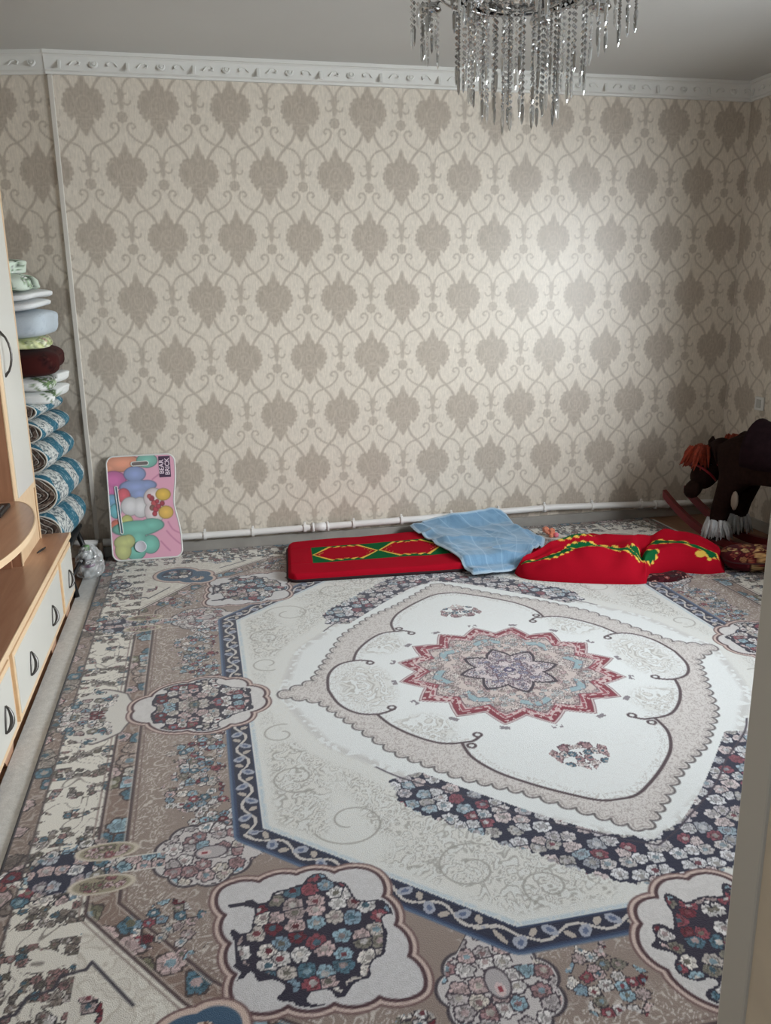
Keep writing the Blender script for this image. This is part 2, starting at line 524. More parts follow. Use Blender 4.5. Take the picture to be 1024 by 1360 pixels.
zz = np.arange(0.04, CEIL-0.07, 0.0054)
o = paper_wall('wall_back', np.linspace(XC, X1+0.0, 776), zz, lambda A: (A, np.full(A.shape, YB)), -0.065); struct(o)
obj('masonry', B(XC, X1+0.1, YB+0.002, YB+0.12, 0, CEIL), M_PLAINPAPER, o)
# slightly splayed return of the back wall, left of the corner bead
SPL = math.radians(13)
o = paper_wall('wall_corner', np.linspace(-0.55, 0, 100), zz, lambda A: (XC+A*math.cos(SPL), YB-A*math.sin(SPL)), 0.10); struct(o)
mb = obj('masonry', B(-0.75, 0, 0.002, 0.10, 0, CEIL), M_PLAINPAPER, o)
mb.location = (XC, YB, 0); mb.rotation_euler = (0, 0, -SPL)

def wall_y_pieces(name, x0, x1, rects):
    bm = bmesh.new()
    for (y0, y1, z0, z1) in rects: box(bm, x0, x1, y0, y1, z0, z1)
    return struct(obj(name, bm, M_PLAINPAPER))
WY0, WY1, WZ0, WZ1 = 1.25, 2.85, 0.85, 2.2
wall_y_pieces('wall_right', X1, X1+0.12, [(YF-0.15, WY0, 0, CEIL), (WY1, YB+0.1, 0, CEIL), (WY0, WY1, 0, WZ0), (WY0, WY1, WZ1, CEIL)])
wr_paper = paper_wall('paper', np.linspace(3.95, YB, 150), zz, lambda A: (np.full(A.shape, X1-0.002), A), 0.13)
wr_paper.parent = bpy.data.objects['wall_right']
wall_y_pieces('wall_left', X0-0.12, X0, [(YF-0.15, YB+0.3, 0, CEIL)])
DX0, DX1, DZ = -0.36, 0.665, 2.05
bm = bmesh.new()
for r in [(X0, DX0-0.05, YF-0.15, YF, 0, CEIL), (DX1+0.05, X1, YF-0.15, YF, 0, CEIL), (DX0-0.05, DX1+0.05, YF-0.15, YF, DZ+0.05, CEIL)]:
    box(bm, *r)
wf = struct(obj('wall_front', bm, M_PLAINPAPER))

struct(obj('wall_hall_light_block', B(1.45, 1.55, -1.2, YF-0.15, 0, CEIL), M_PLAINPAPER))  # unseen hall wall, added to stop window light leaking in through the doorway
# door frame of the doorway the photo is taken through
M_JAMB = mat('jamb_tan', S(204, 188, 162), 0.55, var=0.06, scale=14)
M_JAMBE = mat('jamb_grey', S(190, 184, 170), 0.5)
door = thing('door_1', 'beige painted frame of the doorway', 'door', (0, 0, 0))
del door['category']; struct(door, 'beige door frame of the doorway')
bm = bmesh.new()
box(bm, DX1+0.004, DX1+0.05, YF-0.17, YF-0.042, 0, DZ+0.05); box(bm, DX0-0.05, DX0-0.004, YF-0.17, YF-0.042, 0, DZ+0.05)
box(bm, DX0-0.004, DX1+0.004, YF-0.17, YF-0.042, DZ+0.002, DZ+0.05)
obj('door_lining', bm, M_JAMB, door)
for s, x in ((1, DX1), (-1, DX0)):
    xs = sorted((x, x+s*0.05)); 
    obj('door_stop', B(xs[0], xs[1], YF-0.042, YF+0.012, 0, DZ+0.05, 0.004), M_JAMBE, door)
obj('door_stop', B(DX0, DX1, YF-0.042, YF+0.012, DZ, DZ+0.05, 0.004), M_JAMBE, door)

# window of the right wall (beyond the picture; it lights the room)
win = thing('window_1', 'white framed window', 'window', (0, 0, 0)); del win['category']; struct(win, 'white framed window in the right-hand wall')
bm = bmesh.new()
fx0, fx1 = X1+0.05, X1+0.11
for (y0, y1, z0, z1) in [(WY0, WY0+0.05, WZ0, WZ1), (WY1-0.05, WY1, WZ0, WZ1), (WY0, WY1, WZ0, WZ0+0.05), (WY0, WY1, WZ1-0.05, WZ1), ((WY0+WY1)/2-0.03, (WY0+WY1)/2+0.03, WZ0, WZ1)]:
    box(bm, fx0, fx1, y0, y1, z0, z1)
obj('window_frame', bm, M_WHITE, win)
for y0, y1 in ((WY0+0.05, (WY0+WY1)/2-0.03), ((WY0+WY1)/2+0.03, WY1-0.05)):
    obj('pane', B(X1+0.078, X1+0.082, y0, y1, WZ0+0.05, WZ1-0.05), mat_clear('window_glass', (0.95, 0.97, 0.97), 0.93, 0.02, 0.0), win)
obj('window_sill', B(X1-0.14, X1+0.05, WY0-0.06, WY1+0.06, WZ0-0.03, WZ0, 0.006), M_WHITE, win)

# corner bead
bm = B(-0.013, 0.011, -0.008, 0.004, 0.10, CEIL-0.095, 0.003)
tr = obj('trim_1', bm, mat('bead_grey', S(205, 200, 192), 0.5)); tr.location = (XC, YB, 0); struct(tr, 'white corner bead strip on the back wall')

# crown moulding with foam ornaments
CZ = CEIL-0.098
crown_prof = [(0.0, CZ), (0.016, CZ), (0.018, CZ+0.010), (0.028, CZ+0.016), (0.030, CZ+0.022), (0.046, CZ+0.072), (0.054, CZ+0.080), (0.062, CZ+0.082), (0.064, CEIL), (0.0, CEIL)]
bm = bmesh.new()     # rosette: flat scroll disc
lathe(bm, [(0.0, 0.010), (0.008, 0.009), (0.011, 0.004), (0.015, 0.008), (0.019, 0.007), (0.022, 0.0)], 14)
me_ros = bpy.data.meshes.new('rosette'); bm.to_mesh(me_ros); bm.free(); me_ros.materials.append(M_CROWN)
bm = bmesh.new()
box(bm, -0.009, 0.009, -0.034, 0.034, 0.0, 0.009, 0.004)
me_rib = bpy.data.meshes.new('rib'); bm.to_mesh(me_rib); bm.free(); me_rib.materials.append(M_CROWN)
bm = bmesh.new()     # leaf scroll
tube(bm, [(-0.034+0.0, -0.012, 0.002), (-0.018, 0.008, 0.004), (0.002, 0.012, 0.004), (0.016, 0.002, 0.004), (0.012, -0.010, 0.004), (0.002, -0.008, 0.004)], [0.003, 0.005, 0.006, 0.005, 0.004, 0.003], 6)
me_scr = bpy.data.meshes.new('scroll'); bm.to_mesh(me_scr); bm.free(); me_scr.materials.append(M_CROWN)
def crown(name, length, loc, rotz, ornaments=True):
    """runs along local +x, wall behind at local +y"""
    o = obj(name, prism(bmesh.new(), [(-d, z) for d, z in crown_prof], 'x', 0, length), M_CROWN)
    o.location = loc; o.rotation_euler = (0, 0, rotz)
    struct(o, 'white foam crown moulding with scroll relief')
    if ornaments:
        x = 0.07; k = 0
        slope = math.radians(90-18)
        while x < length-0.03:
            me, nm = ((me_rib, 'rib'), (me_scr, 'scroll'), (me_ros, 'rosette'), (me_scr, 'scroll'))[k % 4]
            inst(nm, me, o, (x, -0.037, CZ+0.046), (slope, 0, 0), (-1 if k % 4 == 3 else 1, 1, 1))
            x += 0.080; k += 1
    return o
crown('trim_2', X1-XC+0.018, (XC-0.018, YB, 0), 0)
crown('trim_3', 0.622, (XC-0.62*math.cos(SPL), YB+0.62*math.sin(SPL), 0), -SPL)
crown('trim_4', YB-YF, (X1, YB, 0), -PI/2)
crown('trim_5', YB-YF+0.1, (X0, YF, 0), PI/2, False)

# skirting
o = obj('baseboard_back', B(XC-0.02, X1, YB-0.022, YB, 0, 0.062, 0.004), M_BASE); struct(o)
o = obj('baseboard_right', B(X1-0.02, X1, YF, YB-0.03, 0, 0.062, 0.004), M_BASE); struct(o)

# ------------------------------------------------------------------ the carpet
CX, CY, HW, HL = 1.083, 2.785, 1.66, 1.92

def paint_carpet(u, v):
    a = np.abs(u); b = np.abs(v)
    P = Paint(a, b, TAUPE)
    d = np.minimum(HW-a, HL-b)
    along = np.where(HW-a < HL-b, b, a)
    one = np.ones_like(a)
    # cut-corner guard path
    gp = [(1.39, -0.1), (1.39, 1.0), (1.17, 1.30), (1.04, 1.43), (0.74, 1.65), (-0.1, 1.65)]
    gpoly = gp + [(-0.1, -0.1)]
    gd = sd_poly(a, b, gpoly)           # <0 inside
    # ---- cream band and corners outside guard
    out = gd > 0
    P.fill(out.astype(float), (218, 214, 206))
    trees = out & (d > 0.062) & (d < 0.235)
    # tree foliage: rows of grey-brown clumps
    tn = vnoise(a*16, b*16, 3)*0.6 + 0.4*np.abs(np.sin(along*PI/0.105))
    flowers(P, trees*(tn > 0.46)*1.0, 0.024, 21, [(112, 104, 92), (150, 140, 134), (96, 88, 84), (176, 166, 164), (134, 120, 112), TEAL, (150, 110, 110)], None, (58, 52, 54), 0.82)
    filigree(P, trees*1.0, 9, 33, (104, 96, 92), 0.06, 0.7)
    corner = out & (d >= 0.235)
    filigree(P, corner*1.0, 14, 35, (186, 178, 168), 0.16, 0.7, (200, 194, 186), 0.4)
    # zig-zag dark line in the cream corner
    z1 = [(1.60, 1.285), (1.53, 1.275), (1.515, 1.235), (1.465, 1.225), (1.455, 1.19), (1.405, 1.185), (1.395, 1.165), (1.30, 1.305)]
    for q in (z1, [(y_-0.26, x_+0.26) for x_, y_ in z1]):
        P.line(sd_path(a, b, q), 0.004, (60, 56, 66))
    bouquet(P, 1.42, 1.30, 0.055, 0.055, 0.04, 71, rag=0.6, density=0.7); bouquet(P, 1.56, 1.42, 0.06, 0.07, 0.045, 72, bg=NAVY, rag=0.6)
    bouquet(P, 1.04, 1.68, 0.055, 0.055, 0.04, 73, rag=0.6, density=0.7)
    # ---- outer brown band
    ob = (d < 0.062)
    P.fill(ob*1.0, (128, 112, 104))
    filigree(P, ob*1.0, 22, 41, (180, 170, 164), 0.16, 0.7)
    flowers(P, ob*1.0, 0.062, 42, [TEAL, (150, 140, 132), PINK, (168, 158, 150), (110, 96, 90), (140, 70, 70)], None, (60, 52, 54), 0.75)
    P.line(d-0.062, 0.003, (84, 74, 74))
    P.line(d, 0.010, (40, 38, 46))
    # ---- guard band
    g = np.abs(gd) < 0.037
    P.fill(g*1.0, (134, 114, 105))
    filigree(P, g*1.0, 20, 51, (184, 176, 168), 0.15, 0.6)
    flowers(P, g*1.0, 0.070, 52, [TEAL, (190, 184, 176), (170, 150, 140), LBLUE, OLIVE, PINK], None, (70, 58, 58), 0.7)
    P.line(np.abs(gd)-0.037, 0.004, (78, 62, 64)); P.line(np.abs(gd)-0.030, 0.0015, (190, 178, 170))
    # ---- taupe ground scroll work
    oct_ = [(1.03, -0.1), (1.03, 0.79), (0.475, 1.315), (-0.1, 1.315), (-0.1, -0.1)]
    od = sd_poly(a, b, oct_)
    tf = (gd < -0.045) & (od > 0.05)
    dens = np.clip((0.17-np.abs(gd))/0.05, 0, 1)
    filigree(P, tf*dens, 26, 61, (206, 198, 192), 0.17, 0.85)
    filigree(P, tf*(1-dens)*np.clip((vnoise(a*9, b*9, 64)-0.45)*8, 0, 1), 26, 62, (196, 187, 181), 0.16, 0.75)
    P.line(np.abs(gd)-0.052, 0.002, (112, 92, 88), a=0.8*1)
    for (cx, cy, s) in [(1.175, 0.33, 81), (1.185, 0.575, 83), (0.33, 1.47, 85), (0.14+0.64, 1.52, 86), (1.235, 1.10, 87), (1.16, 0.45, 88), (1.12, 0.69, 89), (1.10, 0.24, 90)]:
        bouquet(P, cx, cy, 0.080, 0.088, 0.030, s, rag=0.8, density=0.85, outline=(58, 50, 58))
    # ---- palmettes (side and end) with their stems
    def palmette(cx, cy, along_a, s):
        # coordinates with p pointing outwards from the centre of the carpet
        if along_a: p = a-cx; q = b-cy
        else: p = b-cy; q = a-cx
        m = (np.abs(p) < 0.50) & (np.abs(q) < 0.22)
        sh = np.full(a.shape, 9.0)
        pm, qm = p[m], q[m]
        body = np.hypot(pm/0.118, qm/0.118)-1 - 0.13*np.abs(np.sin(4.5*np.arctan2(qm, pm)))**0.7
        tip = np.abs(qm)/np.maximum(0.10*(1+(pm+0.06)/0.13), 1e-3)-1
        tip = np.where((pm < -0.06) & (pm > -0.19), tip, 9)
        sh[m] = np.minimum(body, tip)
        P.fill((sh < 0.0)*1.0, (204, 200, 200))
        flowers(P, (sh < -0.06)*1.0, 0.042, s, [(212, 206, 206), (180, 170, 172), PINK, (200, 190, 180), LBLUE, (160, 120, 124)], (196, 190, 190), (70, 60, 70), 0.95)
        P.line(np.where(m, sh, 9)*0.12, 0.004, (64, 56, 64))
        core = np.full(a.shape, 9.0); core[m] = np.hypot((pm+0.015)/0.042, qm/0.026)-1
        P.fill((core < 0)*1.0, (172, 166, 168)); P.line(core*0.04, 0.003, (70, 60, 70)); core2 = np.full(a.shape, 9.0); core2[m] = np.hypot((pm-0.002)/0.018, qm/0.011)-1
        P.fill((core2 < 0)*1.0, (206, 186, 186)); P.fill((core2 < -0.5)*1.0, (140, 60, 70))
        stem = np.where(m & (p > 0.10) & (p < 0.27), np.abs(q)-0.030-0.05*np.clip((p-0.2)/0.1, 0, 1), 9)
        P.fill((stem < 0)*1.0, (206, 202, 196))
        flowers(P, (stem < -0.003)*1.0, 0.040, s+7, [LBLUE, PINK, TEAL, (200, 190, 190)], None, (60, 52, 60), 0.95)
    palmette(1.15, 0.845, True, 91)
    palmette(0.56, 1.435, False, 95)
    for (cx, cy, rx, ry, s) in [(1.505, 0.845, 0.13, 0.115, 101), (0.56, 1.79, 0.115, 0.12, 103)]:
        bouquet(P, cx, cy, rx, ry, 0.042, s, bg=None, rag=0.7, density=1.0)
        r = np.hypot(a-cx, b-cy)
        flowers(P, (r < 0.078)*1.0, 0.045, s+3, [(206, 204, 206), (170, 176, 190), PINK, (150, 140, 150)], NAVY, NAVY, 0.7)
    for sgn in (-1, 1):       # two olive leaves hugging the stem
        for (cx, cy, ra, rb) in [(1.40, 0.845+sgn*0.065, 0.075, 0.034), (0.56+sgn*0.065, 1.685, 0.034, 0.075)]:
            e = np.hypot((a-cx)/ra, (b-cy)/rb)-1
            P.fill((e < 0)*1.0, (150, 142, 122)); flowers(P, (e < -0.2)*1.0, 0.028, 108, [(150, 84, 92), PINK, OLIVE], None, (90, 70, 70), 0.7)
            P.line(e*0.035, 0.003, (200, 190, 176))
    # side half-medallion in the tree band, facing the side cartouche
    for (cx, cy, w_, h_) in [(1.50, 0.0, 0.12, 0.20), (0.0, 1.76, 0.20, 0.12)]:
        e = np.hypot((a-cx)/w_, (b-cy)/h_)-1 + 0.05*np.abs(np.sin(6*np.arctan2(b-cy, a-cx)))
        P.fill((e < 0)*1.0, (206, 203, 198)); P.line(np.where((gd < 0.14), e*0.13, 9), 0.003, (96, 88, 90))
        bouquet(P, cx+(0.04 if cx else 0), cy+(0.04 if cy else 0), w_*0.80, h_*0.78, 0.032, 111, rag=0.9, density=1.0)
    # ---- octagonal navy band
    inside = od < 0.034
    P.line(od-0.040, 0.006, (84, 104, 132))
    nb = np.abs(od) < 0.033
    P.fill(nb*1.0, NAVY)
    # wavy cream vine + blossoms along the band
    s_al = np.where(b < 0.79, b, np.where(b < 1.26, 0.79+np.hypot(a-1.03, b-0.79), a+0.4))
    wob = 0.017*np.sin(s_al*2*PI/0.155)
    P.fill((nb & (np.abs(od-wob) < 0.0045))*1.0, (196, 190, 186))
    fl = np.abs(((s_al/0.0775) % 1.0)-0.25)*0.0775
    rr = np.hypot(fl, od+wob*0.9)
    P.fill((nb & (rr < 0.017))*1.0, (158, 162, 176)); P.fill((nb & (rr < 0.008))*1.0, (92, 104, 134))
    rr2 = np.hypot(np.abs(((s_al/0.0775) % 1.0)-0.75)*0.0775, od+wob*1.1)
    P.fill((nb & (rr2 < 0.011))*1.0, (178, 168, 160))
    P.line(np.abs(od)-0.034, 0.004, (44, 60, 92))
    # ---- cream field
    fld = od < -0.034
    P.fill(fld*1.0, CREAM)
    P.line(np.where(od < 0, od+0.043, 9), 0.006, (176, 192, 204), w=0.004, a=0.8)
    # medallion outlines (quadrant curves, mirrored by the fold)
    halo = smooth_pts([(0.90, -0.02), (0.86, 0.09), (0.80, 0.30), (0.76, 0.40), (0.66, 0.52), (0.60, 0.60), (0.54, 0.66), (0.42, 0.76), (0.30, 0.88), (0.14, 1.00), (0.07, 1.05), (-0.02, 1.10)], 6)
    hp = list(map(tuple, halo)) + [(-0.1, -0.1), (0.9, -0.1)]
    hd = sd_poly(a, b, hp)
    sc = fld & (hd > 0.045) & (od < -0.055)
    band = np.clip((hd-0.05)/0.03, 0, 1)*np.clip((-od-0.06)/0.03, 0, 1)
    clump = np.clip((vnoise(a*6.5+2, b*6.5, 7)-0.16)*6, 0, 1)
    filigree(P, sc*band*clump, 30, 121, (158, 155, 150), 0.21, 0.8, (212, 210, 205), 0.6)
    filigree(P, fld*(hd > 0)*np.clip(1-band*clump, 0, 1), 22, 123, (214, 213, 209), 0.16, 0.7)
    # big acanthus spirals in the cream field
    for (cx, cy, r0, ph, s) in [(0.76, 0.80, 0.11, 0.3, 1), (0.88, 0.55, 0.085, 2.1, -1), (0.50, 1.06, 0.10, 4.0, 1), (0.34, 1.17, 0.07, 1.0, -1), (0.90, 0.28, 0.075, 3.3, 1)]:
        tt = np.linspace(0, 4.6*PI/2, 46)
        q = [(cx+r0*(1-t/9.5)*math.cos(ph+s*t), cy+r0*(1-t/9.5)*math.sin(ph+s*t)) for t in tt]
        P.line(np.where(sc, sd_path(a, b, q), 9), 0.0028, (150, 147, 142), a=0.8)
    # ---- flower garlands hugging the medallion tips
    go = smooth_pts([(0.60, 0.63), (0.57, 0.77), (0.43, 0.92), (0.31, 1.04), (0.21, 1.145), (0.11, 1.195), (-0.02, 1.215)], 6)
    gi = smooth_pts([(0.515, 0.61), (0.40, 0.735), (0.27, 0.87), (0.12, 1.005), (0.03, 1.045), (-0.02, 1.09)], 6)
    gpol = np.array(list(map(tuple, scallop(go, 0.05, 0.018, closed=False))) + list(map(tuple, gi[::-1])))
    gdd = sd_poly(a, b, gpol)
    gdd = gdd + 0.016*(vnoise(a*38, b*38, 17)-0.5)*(hd > 0.03)
    P.fill((gdd < 0)*1.0, NAVY)
    flowers(P, (gdd < 0.004)*1.0, 0.046, 131, [(206, 206, 212), (188, 182, 190), (196, 180, 182), (204, 204, 210), (150, 172, 188), (200, 200, 206), (172, 168, 166), (140, 70, 86), (196, 190, 192), (160, 164, 176)], NAVY, NAVY, 1.0, 0.13)
    # ---- halo
    inh = hd < 0
    P.fill(P.inside(hd)*(gdd > 0.001), WHITEC)
    hl = np.abs(hd+0.012)
    stp = vnoise(a*70, b*70, 5)
    P.fill(np.clip(1.25-hl/0.020, 0, 1)*(stp > 0.42)*0.5*(gdd > 0), (176, 172, 170))
    P.line(np.where(b > 0.55, hd-0.0, 9), 0.003, (60, 52, 66))
    # ---- taupe scalloped medallion ground
    tp = [(0.885, 0.0), (0.74, 0.085), (0.655, 0.27), (0.56, 0.48), (0.40, 0.665), (0.25, 0.775), (0.10, 0.925), (0.0, 1.02)]
    tpp = scallop(tp, [3, 4, 4, 5, 4, 4, 3], 0.020, closed=False)
    td = sd_poly(a, b, list(map(tuple, tpp))+[(-0.1, 1.02), (-0.1, -0.1), (0.885, -0.1)])
    P.fill(P.inside(td), (204, 199, 197))
    filigree(P, (td < 0)*1.0, 42, 141, (158, 148, 146), 0.20, 0.7)
    P.line(td, 0.0035, (96, 90, 92)); P.line(td+0.012, 0.0015, (150, 142, 140))
    # ---- white lobes with dark scroll contour
    lobA = smooth_pts([(0.50, 0.205), (0.56, 0.225), (0.63, 0.20), (0.68, 0.12), (0.70, 0.0), (0.70, -0.06)], 8)
    lobB = smooth_pts([(0.275, 0.455), (0.31, 0.475), (0.40, 0.465), (0.475, 0.40), (0.535, 0.31), (0.565, 0.225)], 8)
    lobC = smooth_pts([(-0.03, 0.875), (0.05, 0.872), (0.13, 0.82), (0.22, 0.74), (0.29, 0.66), (0.335, 0.565), (0.34, 0.475)], 8)
    lp = list(map(tuple, lobA[::-1]))[0:] 
    lp = [(0.70, -0.1)] + [tuple(q) for q in lobA[::-1] if q[0] > 0.555] + [tuple(q) for q in lobB[::-1] if q[0] > 0.335] + [tuple(q) for q in lobC[::-1]] + [(-0.1, 0.875), (-0.1, -0.1)]
    ld = sd_poly(a, b, lp)
    P.fill(P.inside(ld), WHITEC)
    # grey tracery inside side lobes
    rim = np.clip(1-(-ld)/0.05, 0, 1)
    filigree(P, ((ld < -0.006) & (ld > -0.035))*0.9, 40, 151, (182, 178, 176), 0.2, 0.8)
    lt = (ld < -0.02)*np.clip(1-np.hypot((a-0.56)/0.12, (b-0.05)/0.16), 0, 0.4)*2.5
    lt = np.maximum(lt, (ld < -0.02)*np.clip(1-np.hypot((a-0.43)/0.12, (b-0.36)/0.12), 0, 0.4)*2.5)
    filigree(P, lt, 24, 153, (168, 164, 160), 0.20, 0.8, (206, 204, 200), 0.6)
    filigree(P, (ld < -0.03)*np.clip((b-0.48)*6, 0, 0.5), 20, 155, (214, 214, 214), 0.2, 0.7)
    for q in (lobA, lobB, lobC):
        P.line(sd_path(a, b, q), 0.0055, (72, 56, 62))
    for (cx, cy) in [(0.505, 0.19), (0.275, 0.44), (0.315, 0.50)]:
        P.line(np.hypot(a-cx, b-cy)-0.013, 0.0045, (72, 56, 62))
    # ---- star medallion (use full angle of the folded plane: 16-fold)
    r = np.hypot(a, b); th = np.arctan2(b, a)
    k16 = np.abs(((th/(2*PI/16)) % 1.0)-0.5)*2        # 0 between the tips ... 1 on the tip
    k16 = np.where(((th/(2*PI/16)) % 1.0) >= 0, k16, k16)
    Rt = 0.352+0.070*k16**1.1
    sd = r-Rt
    P.fill(P.inside(sd-0.010, 0.004), (206, 190, 190))
    P.line(sd-0.010, 0.0022, (120, 90, 98))
    P.fill(P.inside(sd, 0.002), (200, 176, 176))
    fine = vnoise(a*75, b*75, 6)
    P.fill((np.abs(sd+0.016) < 0.015)*(fine > 0.30)*1.0, (126, 34, 54))
    P.line(sd+0.002, 0.002, (110, 60, 72))
    P.fill((np.abs(sd+0.044) < 0.008)*(vnoise(a*60+3, b*60, 8) > 0.45)*0.9, (140, 54, 70))
    s2 = r-(0.300+0.055*k16)
    P.fill((s2 < 0)*1.0, (196, 182, 178))
    P.line(s2, 0.003, (100, 66, 76))
    flowers(P, (s2 < -0.004)*1.0, 0.026, 163, [(186, 172, 168), (208, 198, 194), (166, 148, 144), (198, 182, 178), (178, 146, 148), (170, 178, 182)], None, (112, 94, 98), 0.9)
    k8 = np.abs(((th/(2*PI/8)) % 1.0)-0.5)*2
    # light blue chevrons around
    ch = r-(0.222+0.052*k8)
    P.fill(((np.abs(ch-0.012) < 0.016) & (k8 > 0.45) & (vnoise(a*80, b*80, 14) > 0.25))*0.9, (142, 170, 180))
    P.line(np.where(k8 > 0.43, np.abs(ch-0.012)-0.017, 9), 0.0018, (84, 86, 100))
    k8b = 1-k8
    nv = r-(0.128+0.062*k8)
    P.line(nv, 0.0085, (46, 32, 48))
    P.fill((nv < -0.008)*1.0, (196, 184, 186))
    flowers(P, (nv < -0.012)*1.0, 0.024, 165, [(196, 184, 190), (160, 140, 150), (130, 130, 160), (206, 198, 200)], None, (84, 62, 78), 0.95)
    cr = np.abs(r-(0.078+0.012*np.cos(8*th))); P.line(cr, 0.004, (92, 66, 82))
    P.fill((r < 0.022)*1.0, (70, 64, 96)); P.fill((r < 0.010)*1.0, (200, 190, 196))
    # flourishes on the star tips
    tip = (np.abs(r-0.452) < 0.010) & (k16 > 0.80)
    P.fill(tip*(vnoise(a*90, b*90, 4) > 0.35)*0.9, (118, 110, 118))
    # ---- the two little flower sprays on the long axis
    bouquet(P, 0.0, 0.635, 0.080, 0.075, 0.032, 171, pal=[PINK, (170, 130, 136), TEAL, (206, 196, 196), (130, 80, 92)], bg=None, outline=(78, 50, 62), rag=0.7)
    # ---- side and end cartouches
    def cart(pts, nscal, depth, fc, s, fx, fy, frx, fry, bigcell=0.040, symx=False, symy=False):
        q = scallop(pts, nscal, depth)
        dd = sd_poly(a, b, q)
        P.fill(P.inside(dd-0.016), (198, 178, 170)); P.line(dd-0.016, 0.0028, (110, 84, 84))
        P.fill(P.inside(dd), fc); P.line(dd, 0.0045, (74, 48, 54))
        wv = (vnoise(a*120, b*120, 12) > 0.5)*0.10*(dd < -0.006)
        P.fill(wv, (150, 146, 146))
        e = np.hypot((a-fx)/frx, (b-fy)/fry) + 0.55*(vnoise(a/bigcell*1.0, b/bigcell*1.0, s)-0.5)
        m_ = (e < 1.0) & (dd < -0.015)
        P.fill((e < 1.07)*(dd < -0.010)*1.0, (40, 36, 54))
        flowers(P, m_*1.0, bigcell, s+1, PAL_FLOR, (42, 36, 54), (40, 36, 54), 1.0, 0.12)
    cart([(0.935, 0.0), (0.985, 0.105), (1.06, 0.175), (1.20, 0.185), (1.33, 0.10), (1.385, 0.0), (1.33, -0.10), (1.20, -0.185), (1.06, -0.175), (0.985, -0.105)],
         1, 0.030, (206, 203, 203), 181, 1.155, 0.0, 0.165, 0.165)
    cart([(0.0, 1.225), (0.105, 1.265), (0.185, 1.335), (0.20, 1.47), (0.11, 1.60), (0.0, 1.655), (-0.11, 1.60), (-0.20, 1.47), (-0.185, 1.335), (-0.105, 1.265)],
         1, 0.030, (206, 203, 203), 185, 0.0, 1.44, 0.155, 0.165)
    # corner medallion
    cart([(0.745, 1.015), (0.93, 0.985), (1.115, 0.995), (1.10, 1.18), (1.085, 1.365), (0.90, 1.395), (0.715, 1.405), (0.73, 1.21)], [2, 2, 2, 2, 2, 2, 2, 2], 0.016,
         (202, 200, 202), 191, 0.915, 1.195, 0.172, 0.172, 0.044)
    # teal corner cartouche
    dd = np.hypot((a-1.185), (b-1.43))-0.075
    dd = np.minimum(dd, np.hypot(a-1.245, b-1.335)-0.0) if False else dd
    d2 = np.minimum(dd, np.minimum(np.hypot(a-1.14, b-1.40)-0.055, np.hypot(a-1.265, b-1.50)-0.105))
    d2 = np.minimum(d2, np.hypot(a-1.155, b-1.475)-0.06)
    P.fill(P.inside(d2-0.018), (200, 178, 168)); P.line(d2-0.018, 0.003, (110, 84, 84))
    P.fill(P.inside(d2), (58, 86, 112))
    bouquet(P, 1.165, 1.415, 0.032, 0.032, 0.04, 201, pal=[SAND, PINK, (214, 190, 170)], outline=(110, 80, 70))
    bouquet(P, 1.265, 1.50, 0.075, 0.075, 0.045, 203, bg=(34, 44, 70))
    return P.c

# denser mesh towards the door where the weave can be seen best
nu = 1060
us = np.linspace(-HW, HW, nu)
t = np.linspace(0, 1, 760)
vs = -HL + 2*HL*(0.62*t+0.38*t**2.0)
U, V_ = np.meshgrid(us, vs)
carp_col = paint_carpet(U.ravel(), V_.ravel())
Zc = 0.012 + 0.0012*vnoise(U.ravel()*8, V_.ravel()*8, 77).reshape(U.shape)
edge = np.minimum(HW-np.abs(U), HL-np.abs(V_)) < 1e-6
Zc[edge] = 0.0055
M_CARPET = mat_attr('woven_carpet', 0.95, 0.1, 0.25, 0.5, 420.0, 0.10)
carpet = grid_mesh('carpet', U+CX, V_+CY, Zc, carp_col, M_CARPET)
tag(carpet, 'large cream, taupe and navy machine-woven carpet with star medallion', 'carpet')
# felt underlay peeping out on the left
o = obj('felt_underlay', B(-0.662, 2.77, 0.90, 4.675, 0.0, 0.005, 0.001), mat('grey_felt', S(200, 200, 198), 0.95, var=0.10, scale=60, bump=0.3, bscale=200))
tag(o, 'pale grey felt sheet lying under the big carpet', 'underlay')

# ------------------------------------------------------------------ part helper (parts are modelled in world space)
def part(name, bm, material, parent, smooth=False):
    o = obj(name, bm, material, parent, smooth)
    root = parent
    o.location = -Vector(parent.matrix_basis.translation) if parent.parent is None else (0, 0, 0)
    return o
def gpart(name, X, Y, Z, c, material, parent, **k):
    o = grid_mesh(name, X, Y, Z, c, material, parent, **k)
    if parent is not None and parent.parent is None: o.location = -Vector(parent.matrix_basis.translation)
    return o

# ------------------------------------------------------------------ low drawer cabinet along the left wall
BX0, BX1 = -1.14, -0.66
tv = thing('drawer_cabinet', 'long low beech cabinet with brown top and pale grey drawers', 'cabinet', (-0.90, 2.95, 0))
ty0, ty1 = 1.72, 4.03
part('carcass', B(BX0, BX1, ty0, ty1, 0.035, 0.322, 0.002), M_BEIGEY, tv)
part('top', B(BX0, BX1+0.012, ty0-0.005, ty1+0.006, 0.322, 0.345, 0.003), M_BROWN, tv)
part('top_edging', B(BX1+0.010, BX1+0.016, ty0-0.005, ty1+0.006, 0.321, 0.346, 0.002), M_BEIGEY, tv)
def bow_handle(bm, x, y, z, length, vertical=True, out=0.022, r=0.0048):
    n = 9; pts = []
    for i in range(n):
        t_ = i/(n-1); s_ = math.sin(PI*t_)
        q = (t_-0.5)*length
        pts.append((x+out*s_**0.6, y+(0 if vertical else q), z+(q if vertical else 0)))
    tube(bm, pts, [r*1.5 if i in (0, n-1) else r for i in range(n)], 8)
